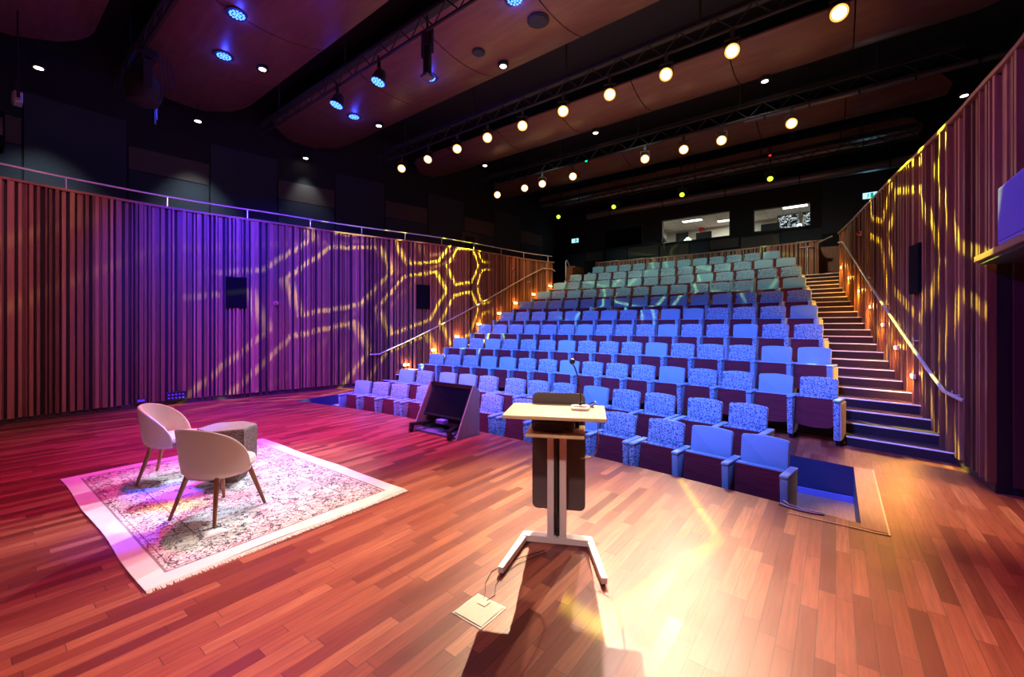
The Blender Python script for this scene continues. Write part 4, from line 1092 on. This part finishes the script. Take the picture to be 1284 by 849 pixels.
def make_chair():
    r = empty('tub_chair')
    # shell: opens to +Y; back at -Y
    NT, NZ = 40, 10; outer, inner = [], []
    A = R(102)
    for i in range(NT + 1):
        th = -A + 2 * A * i / NT
        c = max(0.0, 1 - (abs(th) / A) ** 2.3) ** .72
        zt = .44 + .36 * c
        for j in range(NZ + 1):
            t = j / NZ; z = .365 + (zt - .365) * t
            flare = .265 + .055 * t ** .8 * (.4 + .6 * c)
            rad = flare
            if t < .12: rad -= .03 * (1 - t / .12) ** 2
            outer.append((rad * sin(th) * 1.02, -rad * cos(th), z)); ri = rad - .034
            inner.append((ri * sin(th) * 1.02, -ri * cos(th), z if j < NZ else z - .004))
    vs = outer + inner; m1 = len(outer); fs = []
    for i in range(NT):
        for j in range(NZ):
            q = i * (NZ + 1) + j
            fs.append((q, q + NZ + 1, q + NZ + 2, q + 1)); fs.append((m1 + q, m1 + q + 1, m1 + q + NZ + 2, m1 + q + NZ + 1))
        q = i * (NZ + 1); fs.append((q, m1 + q, m1 + q + NZ + 1, q + NZ + 1)); q += NZ; fs.append((q, q + NZ + 1, m1 + q + NZ + 1, m1 + q))
    for j in range(NZ):
        q = j; fs.append((q, q + 1, m1 + q + 1, m1 + q)); q = NT * (NZ + 1) + j; fs.append((q, m1 + q, m1 + q + 1, q + 1))
    mb = MB(); mb.add(vs, fs); sh = mb.build('shell_back', M['velvet'], r, smooth=True)
    pipe = [((outer[i * (NZ + 1) + NZ][0] + inner[i * (NZ + 1) + NZ][0]) / 2, (outer[i * (NZ + 1) + NZ][1] + inner[i * (NZ + 1) + NZ][1]) / 2, outer[i * (NZ + 1) + NZ][2]) for i in range(NT + 1)]
    MB().tube(pipe, .017, 8).build('rolled_edge', M['velvet'], r, smooth=True)
    MB().lathe([(.20, .352), (.245, .362), (.252, .39)], 32).build('seat_base', M['velvet'], r, smooth=True)
    mb = MB(); n = 36; rings = []
    for rr_, z in ((.0001, .39), (.215, .39), (.245, .40), (.258, .425), (.245, .458), (.20, .474), (.0001, .478)):
        rings.append([mb.bm.verts.new((rr_ * cos(2 * pi * k / n) * .95, .035 + rr_ * sin(2 * pi * k / n) * 1.10, z)) for k in range(n)])
    for a, b in zip(rings, rings[1:]):
        for k in range(n): mb.bm.faces.new((a[k], a[(k + 1) % n], b[(k + 1) % n], b[k]))
    mb.build('seat_cushion', M['velvet'], r, smooth=True)
    for sx in (-1, 1):
        for sy in (-1, 1):
            MB().cyl((sx * .165, sy * .16, .372), (sx * .25, sy * .255, 0.0), .023, .013, 14).build('leg', M['chair_leg'], r, smooth=True)
    return r
chA = make_chair(); chA.location = (-4.44, 1.43, .014); chA.rotation_euler = (0, 0, R(112 - 90))
tag(chA, 'cream velvet tub chair on brown legs seen from behind, in front of the stone table', 'chair', 'cream tub chairs on the rug')
chB = copy_tree(chA); chB.location = (-5.90, 1.47, .014); chB.rotation_euler = (0, 0, R(58 - 90))
tag(chB, 'cream velvet tub chair on brown legs, the left one with its seat facing the table', 'chair', 'cream tub chairs on the rug')

tb = empty('side_table', (-5.28, 1.78, .014), R(12)); tb.scale = (.83, .83, 1.04); tag(tb, 'faceted speckled brown stone side table with tapered foot between the chairs', 'side table')
mb = MB(); hexp = [(.34, .0), (.20, .27), (-.14, .30), (-.34, .06), (-.22, -.26), (.13, -.28)]
def ring(s, z, rot=0): return [(x * s * cos(rot) - y * s * sin(rot), x * s * sin(rot) + y * s * cos(rot), z) for x, y in hexp]
rs = [ring(.60, 0), ring(.86, .16, .04), ring(.98, .20, .02), ring(1.0, .53), ring(.985, .545)]
vs = [v for r_ in rs for v in r_]; fs = []
for a in range(len(rs) - 1):
    for k in range(6): fs.append((a * 6 + k, a * 6 + (k + 1) % 6, (a + 1) * 6 + (k + 1) % 6, (a + 1) * 6 + k))
fs.append(tuple(range(5, -1, -1)))
mb.add(vs, fs); mb.build('pedestal', M['terrazzo'], tb)
mb = MB(); a, b_ = ring(.985, .5452), ring(.97, .56); mb.add(a + b_, [tuple(range(5, -1, -1)), tuple(range(6, 12))] + [(k, (k + 1) % 6, 6 + (k + 1) % 6, 6 + k) for k in range(6)])
mb.build('top_slab', plain('speckled_stone_top', (.30, .23, .20), .7, noise=.5, scale=75), tb)

# ------------------------------------------------------------------ lectern
lt = empty('lectern', (-1.70, 2.78, 0), R(27)); tag(lt, 'height adjustable lectern with pale wooden top on a splayed silver foot', 'lectern')
MB().box(-.365, .365, -.30, .19, 1.035, 1.062, bevel=.006).build('top', M['beech'], lt)
for s in (-1, 1):
    MB().box(s * .047 - .026, s * .047 + .026, .015, .085, .05, .90, bevel=.006).build('column', M['silver'], lt)
MB().box(-.02, .02, .05, .083, .06, .90).build('column_channel', M['plastic'], lt)
MB().box(-.215, .215, -.20, .16, .885, .905, bevel=.004).build('shelf', M['beech'], lt)
MB().box(-.17, .17, .05, .15, .906, 1.034, bevel=.004).build('height_box', M['plastic'], lt)
def rrect(w, z0, z1, r_):
    o = []
    for cx, cz, a0 in ((w - r_, z0 + r_, -90), (w - r_, z1 - r_, 0), (-w + r_, z1 - r_, 90), (-w + r_, z0 + r_, 180)):
        o += [(cx + r_ * cos(R(a0 + a)), cz + r_ * sin(R(a0 + a))) for a in (0, 22.5, 45, 67.5, 90)]
    return o
MB().prism(rrect(.215, .20, 1.150, .045), .205, .217, 'y', bevel=.002, seg=1).build('modesty_panel', M['gray_panel'], lt)
MB().box(-.06, .06, .086, .204, .60, .66).box(-.06, .06, .086, .204, .95, 1.0).build('panel_bracket', M['silver'], lt)
# foot: cross piece and two arms splayed towards the speaker's side
def beam(mb, p, q, w, h, z0, w2=None):
    p, q = Vector((*p, 0)), Vector((*q, 0)); d = (q - p).normalized(); s = Vector((-d.y, d.x, 0)); w2 = w2 or w
    pts = [p + s * w / 2, p - s * w / 2, q - s * w2 / 2, q + s * w2 / 2]
    mb.add([(v.x, v.y, z0) for v in pts] + [(v.x, v.y, z0 + h) for v in pts], [(3, 2, 1, 0), (4, 5, 6, 7), (0, 1, 5, 4), (1, 2, 6, 5), (2, 3, 7, 6), (3, 0, 4, 7)]); return mb
beam(MB(), (-.26, .05), (.26, .05), .075, .045, .018).build('cross_foot', M['silver'], lt)
for s in (-1, 1):
    f = beam(MB(), (s * .245, .085), (s * .345, -.44), .05, .04, .018, .038).build('foot_arm', M['silver'], lt)
    MB().cyl((s * .338, -.41, .0), (s * .338, -.41, .018), .016, n=10).cyl((s * .25, .06, .0), (s * .25, .06, .018), .016, n=10).build('glide', M['plastic'], f)
MB().box(-.02, .02, -.0, .014, .14, .26, bevel=.003).build('cable_clip', M['plastic'], lt)
MB().tube([(.0, .0, .91), (-.004, -.004, .7), (.003, -.002, .5), (.0, .0, .3), (.012, .0, .15), (.0, .01, .08)], .006, 6).build('power_cable', M['cable'], lt)
# equipment coil on the shelf
cl = empty('cable_coil', (0, 0, 0)); tag(cl, 'black coil of cables lying on the lectern shelf', 'cables')
ma = Matrix.Translation((-1.70, 2.78, 0)) @ Matrix.Rotation(R(27), 4, 'Z')
cl.location = ma @ Vector((-.02, -.07, .9065)); cl.rotation_euler = (0, 0, R(27))
pts = [((.155 + .012 * sin(3 * a)) * cos(a), (.085 + .01 * cos(2 * a)) * sin(a), .012 + .0045 * a / 2 + .004 * sin(5 * a)) for a in [i * .3 for i in range(110)]]
MB().tube([(x, y, min(z, .1)) for x, y, z in pts], .0075, 6).build('coil', M['cable'], cl)
MB().box(-.07, .07, -.03, .04, .0, .05, bevel=.008).build('plug_block', M['plastic'], cl)
wp = MB().box(-.035, .035, -.02, .02, 0, .028, bevel=.004).build('adapter_plug', M['white']); wp.location = ma @ Vector((.175, -.12, .9065)); wp.rotation_euler = (0, 0, R(27)); tag(wp, 'white plug lying at the right of the lectern shelf', 'plug')
# microphone
mc = empty('gooseneck_microphone', ma @ Vector((.18, .03, 1.0625)), R(27)); tag(mc, 'black gooseneck microphone on a silver base standing on the lectern top', 'microphone')
MB().prism([(-.065, -.085), (.065, -.085), (.075, .03), (.05, .055), (-.05, .055), (-.075, .03)], 0, .022, 'z', bevel=.007, seg=2).build('base', M['silver'], mc, smooth=True)
MB().box(-.05, .05, -.065, -.03, .023, .028, bevel=.002).build('button', M['plastic'], mc)
ng = [(0, .03, .02), (0, .03, .08), (-.004, .028, .16), (-.018, .02, .24), (-.042, .01, .31), (-.06, .0, .345)]
MB().tube(ng, .006, 8).cyl((0, .03, .02), (0, .03, .045), .012, n=12).build('gooseneck', M['plastic'], mc, smooth=True)
MB().lathe([(.004, .335), (.016, .342), (.022, .358), (.018, .375), (.006, .384)], 14, -.062, -.002).build('foam_head', M['cable'], mc, smooth=True)
cb = MB().tube([(.07, .02, .01), (.12, .06, .03), (.11, .12, .035), (.06, .13, .012), (.10, .03, .008), (.05, -.02, .024)], .005, 6).build('microphone_cable', M['cable'], mc)
hc = MB().tube([(0, 0, 0), (.012, .0, -.12), (.02, .0, -.24), (.0, .0, -.34), (-.05, .0, -.39), (-.12, .01, -.40)], .0045, 6).build('hanging_cable', M['cable_pale']); hc.location = ma @ Vector((.30, .17, 1.034)); hc.rotation_euler = (0, 0, R(27)); tag(hc, 'thin pale cable hanging below the right of the lectern top', 'cable')

# floor box with its cables
fb = empty('floor_box', (-1.685, 1.88, 0)); tag(fb, 'square cream floor box cover let into the stage in front of the lectern', 'floor box')
MB().box(-.115, .115, -.115, .115, 0, .004, bevel=.0015, seg=1).build('frame', M['trim_metal'], fb)
MB().box(-.105, .105, -.105, .105, .0045, .009, bevel=.002, seg=1).build('lid', M['cream_plate'], fb)
MB().box(-.045, .015, .03, .085, .0095, .014, bevel=.002, seg=1).build('cable_outlet', M['cream_plate'], fb)
for k, (pts, lb) in enumerate((([(-1.72, 1.96, .012), (-1.76, 2.02, .006), (-1.83, 2.10, .006), (-1.88, 2.22, .006), (-1.87, 2.36, .006), (-1.82, 2.5, .006), (-1.74, 2.68, .006)], 'thin dark cable curving from the floor box to the lectern, outer one'),
    ([(-1.70, 1.965, .012), (-1.70, 2.04, .006), (-1.76, 2.12, .006), (-1.80, 2.24, .006), (-1.79, 2.40, .006), (-1.72, 2.66, .006)], 'thin dark cable curving from the floor box to the lectern, inner one'))):
    P3 = []
    for i in range(len(pts) - 1):
        for t in (0, .33, .66): P3.append(tuple(a + (b - a) * t for a, b in zip(pts[i], pts[i + 1])))
    P3.append(pts[-1]); o = MB().tube(P3, .0025, 6).build('floor_cable', M['cable']); tag(o, lb, 'cable')
# cable bundle at the stage edge by the front right seat
cbn = empty('cable_bundle', (-.40, 4.74, 0)); tag(cbn, 'bundle of dark and pale cables looped over the stage edge by the end front seat', 'cables')
for k in range(4):
    MB().tube([(-.03 + .01 * k, -.02 + .03 * k, .005 + .004 * k), (.05, -.06 + .022 * k, .005 + .004 * k), (.15, -.075 + .02 * k, .006), (.25, -.07 + .02 * k, .006), (.32, -.045 + .015 * k, .006)], .005, 6).build('cable', M['cable_pale' if k % 2 else 'cable'], cbn)

# ------------------------------------------------------------------ wedge monitor on its trolley at the stage edge
mw = empty('monitor_console', (-4.95, 4.45, 0)); tag(mw, 'wedge-shaped stage monitor cabinet with dark screen and laminate sides at the stage edge', 'monitor cabinet')
side = [(0, 0), (.52, 0), (.52, .66), (.42, .76), (.38, .76)]
for s in (-1, 1):
    MB().prism(side, s * .49 - .012, s * .49 + .012, 'x', bevel=.002, seg=1).build('side_panel', M['laminate'], mw)
MB().prism([(.50, .02), (.518, .02), (.518, .655), (.42, .75), (.395, .755)], -.477, .477, 'x').build('back_panel', M['plastic'], mw)
MB().prism([(.02, 0.004), (.50, .004), (.50, .03), (.02, .03)], -.477, .477, 'x').build('bottom_board', plain('blue_grey_board', (.12, .12, .2), .6), mw)
MB().box(-.4775, .4775, .487, .4935, .10, .115).build('shadow_gap', M['black'], mw)
sl = Matrix.Translation((0, .085, .02)) @ Matrix.Rotation(-math.atan2(.38, .76), 4, 'X')
MB().box(-.455, .455, .01, .03, .24, .82, mat=sl).box(-.44, .44, -.012, .01, .25, .80, mat=sl, bevel=.006).build('screen_frame', M['plastic'], mw)
MB().box(-.41, .41, -.016, -.0125, .29, .77, mat=sl).build('screen', M['screen'], mw)
MB().box(-.36, -.30, .06, .30, .09, .15).box(.30, .36, .06, .30, .09, .15).box(-.36, .36, .26, .30, .10, .16).build('trolley_frame', M['plastic'], mw)
for s in (-1, 1):
    lg = beam(MB(), (s * .34, .12), (s * .44, -.10), .06, .045, .105).build('trolley_leg', M['plastic'], mw)
    MB().cyl((s * .435 - .02, -.07, .035), (s * .435 + .02, -.07, .035), .035, n=16).box(s * .435 - .03, s * .435 + .03, -.09, -.03, .06, .104).build('caster', M['plastic'], lg)
MB().box(-.05, .12, .10, .22, .16, .22, bevel=.01).build('amplifier_box', M['box_blue'], mw)

# ------------------------------------------------------------------ gobo light patterns (real projectors: spot lights with a slide pattern)
def hex_gobo(lo, scale, thin=(.34, .41), thin2=None, rot=0.0, soft=.01, shift=(0, 0)):
    l = lo.data; l.use_nodes = True; nt = l.node_tree; nt.nodes.clear(); nb = NB(nt)
    out = nb.n('ShaderNodeOutputLight'); em = nb.n('ShaderNodeEmission'); nb.link(em.outputs[0], out.inputs[0])
    tc = nb.n('ShaderNodeTexCoord'); sp = nb.n('ShaderNodeSeparateXYZ'); nb.link(tc.outputs['Normal'], sp.inputs[0])
    px = nb.m('ADD', nb.m('MULTIPLY', nb.m('DIVIDE', sp.outputs[0], sp.outputs[2]), scale), 50 + shift[0])
    py = nb.m('ADD', nb.m('MULTIPLY', nb.m('DIVIDE', sp.outputs[1], sp.outputs[2]), scale), 50 * 1.7320508 + shift[1])
    S = 1.7320508
    def cell(ox, oy):
        a = nb.m('SUBTRACT', nb.m('FLOORED_MODULO', nb.m('SUBTRACT', px, ox), 1.0), .5)
        b = nb.m('SUBTRACT', nb.m('FLOORED_MODULO', nb.m('SUBTRACT', py, oy), S), S / 2)
        return a, b
    ax, ay = cell(0, 0); bx_, by_ = cell(.5, S / 2)
    def l2(a, b): return nb.m('ADD', nb.m('MULTIPLY', a, a), nb.m('MULTIPLY', b, b))
    k = nb.m('LESS_THAN', l2(ax, ay), l2(bx_, by_))
    def sel(a, b): return nb.m('ADD', nb.m('MULTIPLY', a, k), nb.m('MULTIPLY', b, nb.m('SUBTRACT', 1.0, k)))
    gx, gy = nb.m('ABSOLUTE', sel(ax, bx_)), nb.m('ABSOLUTE', sel(ay, by_))
    d = nb.m('MAXIMUM', gx, nb.m('ADD', nb.m('MULTIPLY', gx, .5), nb.m('MULTIPLY', gy, S / 2)))
    def band(lo_, hi_):
        u = nb.m('DIVIDE', nb.m('SUBTRACT', d, lo_), soft, clamp=True); v = nb.m('DIVIDE', nb.m('SUBTRACT', hi_, d), soft, clamp=True)
        return nb.m('MULTIPLY', u, v)
    mk = band(*thin)
    if thin2: mk = nb.m('MAXIMUM', mk, band(*thin2))
    nb.link(mk, em.inputs['Strength'])
    em.inputs[0].default_value = (1, 1, 1, 1)
    lo.rotation_euler.rotate_axis('Z', rot)

Yc = (.85, .95, .05)
g1 = lamp('gobo_left', 'SPOT', (-4.36, 11.75, 6.1), 13000, Yc, (-9.95, 8.4, 2.55), angle=46, blend=.35, radius=.015)
hex_gobo(g1, 4.6, (.36, .435), None, .35, .03)
g2 = lamp('gobo_left_wide', 'SPOT', (-6.9, 12.0, 6.0), 3200, (.9, .70, .45), (-11.0, 4.0, 1.9), angle=46, blend=.6, radius=.03)
hex_gobo(g2, 2.6, (.38, .44), None, .2, .03)
g3 = lamp('gobo_right', 'SPOT', (-4.36, 11.6, 6.1), 13000, Yc, (1.0, 8.9, 2.9), angle=44, blend=.35, radius=.015)
hex_gobo(g3, 3.4, (.36, .435), None, .5, .02)
g4 = lamp('gobo_seats', 'SPOT', (-4.6, 7.9, 6.3), 2000, (.45, .85, .25), (-4.6, 13.3, 2.9), angle=64, blend=.4, radius=.012)
hex_gobo(g4, 2.3, (.41, .455), None, .3, .02)
g5 = lamp('gobo_floor', 'SPOT', (-4.36, 11.7, 6.2), 6500, (.95, .78, .04), (-1.85, 3.9, 0), angle=13, blend=.3, radius=.03)
hex_gobo(g5, 5.0, (.40, .45), None, .2, .03)

# ------------------------------------------------------------------ stage lighting
BLUE = (.10, .17, 1.0)
WARM = (1.0, .74, .48)
def key(tgt, e, ang, x, y=8.1, col=WARM, blend=.8, radius=.09):
    lamp('front_light', 'SPOT', (x, y - .12, 6.3), e, col, tgt, angle=ang, blend=blend, radius=radius)
key((-1.5, 1.75, 0), 5000, 38, -4.78, radius=.03)
key((-.85, 1.4, 0), 2500, 35, -3.25, 11.85, radius=.05)
key((-1.0, 2.0, 0), 1500, 40, -1.42)
key((.62, 5.7, 0), 3600, 17, -2.54)
key((-2.0, 3.2, 0), 900, 34, -3.68, col=(1, .60, .55))
key((-5.1, 1.8, 0), 3000, 20, -8.05, col=(.70, .85, 1.0))
key((-5.1, 1.8, 0), 2400, 20, -5.89, col=(.80, .88, .95))
# blue wash over the front rows from the blue lamps
for x, y, e in ((-8.36, 4.84, 1300), (-6.94, 4.87, 1500), (-3.71, 4.9, 1700), (-1.0, 4.9, 1700)):
    lamp('blue_wash', 'SPOT', (x, y - .05, 6.25), e, BLUE, (x * .75 - 1.0, 8.0, .5), angle=72, blend=.9, radius=.12)
for x, y, e in ((-7.5, 2.0, 3800), (-2.0, 2.0, 4000)):
    lamp('blue_wash', 'SPOT', (x, y, 6.3), e, BLUE, (-4.5 + (x + 4.5) * .8, 7.8, .4), angle=62, blend=.9, radius=.12)
# colour on the left wall
lamp('wall_wash', 'SPOT', (-5.5, 2.0, 6.2), 7500, (.05, .02, 1.0), (-11.1, 4.9, 2.0), angle=62, blend=1, radius=.12)
lamp('wall_wash', 'SPOT', (-5.0, -.5, 6.0), 900, (.8, .24, .50), (-11.3, .4, 1.8), angle=64, blend=1, radius=.15)
lamp('wall_wash', 'SPOT', (-4.5, 4.0, 6.0), 1300, (.25, .06, .95), (-10.2, 7.6, 2.0), angle=58, blend=1, radius=.15)
lamp('wall_wash', 'SPOT', (-5.0, 5.0, 6.2), 380, (1, .34, .20), (-9.8, 10.5, 2.8), angle=60, blend=1, radius=.15)
# right wall
lamp('wall_wash', 'SPOT', (-5.0, 1.0, 6.2), 1800, (.18, .05, 1.0), (1.2, 6.9, 1.8), angle=44, blend=1, radius=.15)
lamp('wall_wash', 'SPOT', (-4.0, 4.9, 6.2), 420, (1, .42, .30), (1.0, 8.0, 3.2), angle=60, blend=1, radius=.15)
# floor
lamp('floor_wash', 'SPOT', (-8.47, 2.8, 6.2), 3000, (.55, .06, 1.0), (-8.5, 4.0, 0), angle=74, blend=1, radius=.12)
lamp('floor_wash', 'SPOT', (-6.9, 2.3, 6.2), 1300, (1.0, .04, .38), (-5.8, .4, 0), angle=84, blend=1, radius=.12)
lamp('floor_wash', 'SPOT', (-4.8, 4.8, 6.2), 2600, (.85, .12, .85), (-5.8, 4.6, 0), angle=52, blend=1, radius=.12)
lamp('floor_wash', 'SPOT', (-1.5, 2.1, 6.2), 1100, (.9, .06, .50), (1.5, 3.2, 0), angle=50, blend=1, radius=.12)
lamp('rug_gobo_yellow', 'SPOT', (-5.0, 2.1, 6.2), 1700, (1, .70, .05), (-4.75, 1.1, 0), angle=7, blend=.6, radius=.05)
lamp('rug_gobo_blue', 'SPOT', (-5.6, 2.1, 6.2), 2400, (.05, .05, 1.0), (-5.5, 1.4, 0), angle=9, blend=.6, radius=.05)
lamp('rug_gobo_blue', 'SPOT', (-5.6, 2.1, 6.2), 2000, (.05, .05, 1.0), (-4.6, .8, 0), angle=8, blend=.6, radius=.05)
# fill spots added over the front of the stage, unseen behind the camera
lamp('front_fill', 'SPOT', (-3.0, -2.2, 6.2), 260, (1, .76, .74), (-3.4, 2.4, .6), angle=70, blend=1, radius=.3)
lamp('front_fill', 'SPOT', (.4, -1.8, 6.0), 900, (1, .72, .70), (-1.7, 2.75, .6), angle=20, blend=1, radius=.2)
# house light on the upper rows and rear timber
for x in (-7.5, -4.5, -1.6):
    lamp('house_light', 'SPOT', (x, 9.9, 7.1), 500, (.80, 1.0, .82), (x, 15.2, 3.6), angle=64, blend=1, radius=.2)
lamp('house_light', 'SPOT', (-1.2, 11.9, 6.4), 150, (1, .45, .18), (-.3, 16.5, 3.8), angle=60, blend=.9, radius=.1)
lamp('house_light', 'SPOT', (-7.5, 11.9, 6.4), 260, (1, .45, .18), (-9.3, 13.5, 3.4), angle=60, blend=.9, radius=.1)
# unseen area lamps added to imitate stage spill on the timber ceiling panels
lamp('ceiling_fill', 'AREA', (-7.0, 3.5, 3.2), 38, (.75, .08, .35), (-7.0, 3.6, 8), 4.0)
lamp('ceiling_fill', 'AREA', (-3.5, 8.2, 5.9), 42, (1, .55, .25), (-3.5, 8.25, 8), 6.0)

# ------------------------------------------------------------------ world
w = bpy.data.worlds.new('world'); scene.world = w; w.use_nodes = True
bg = w.node_tree.nodes['Background']; bg.inputs[0].default_value = (.35, .30, .55, 1); bg.inputs[1].default_value = .02
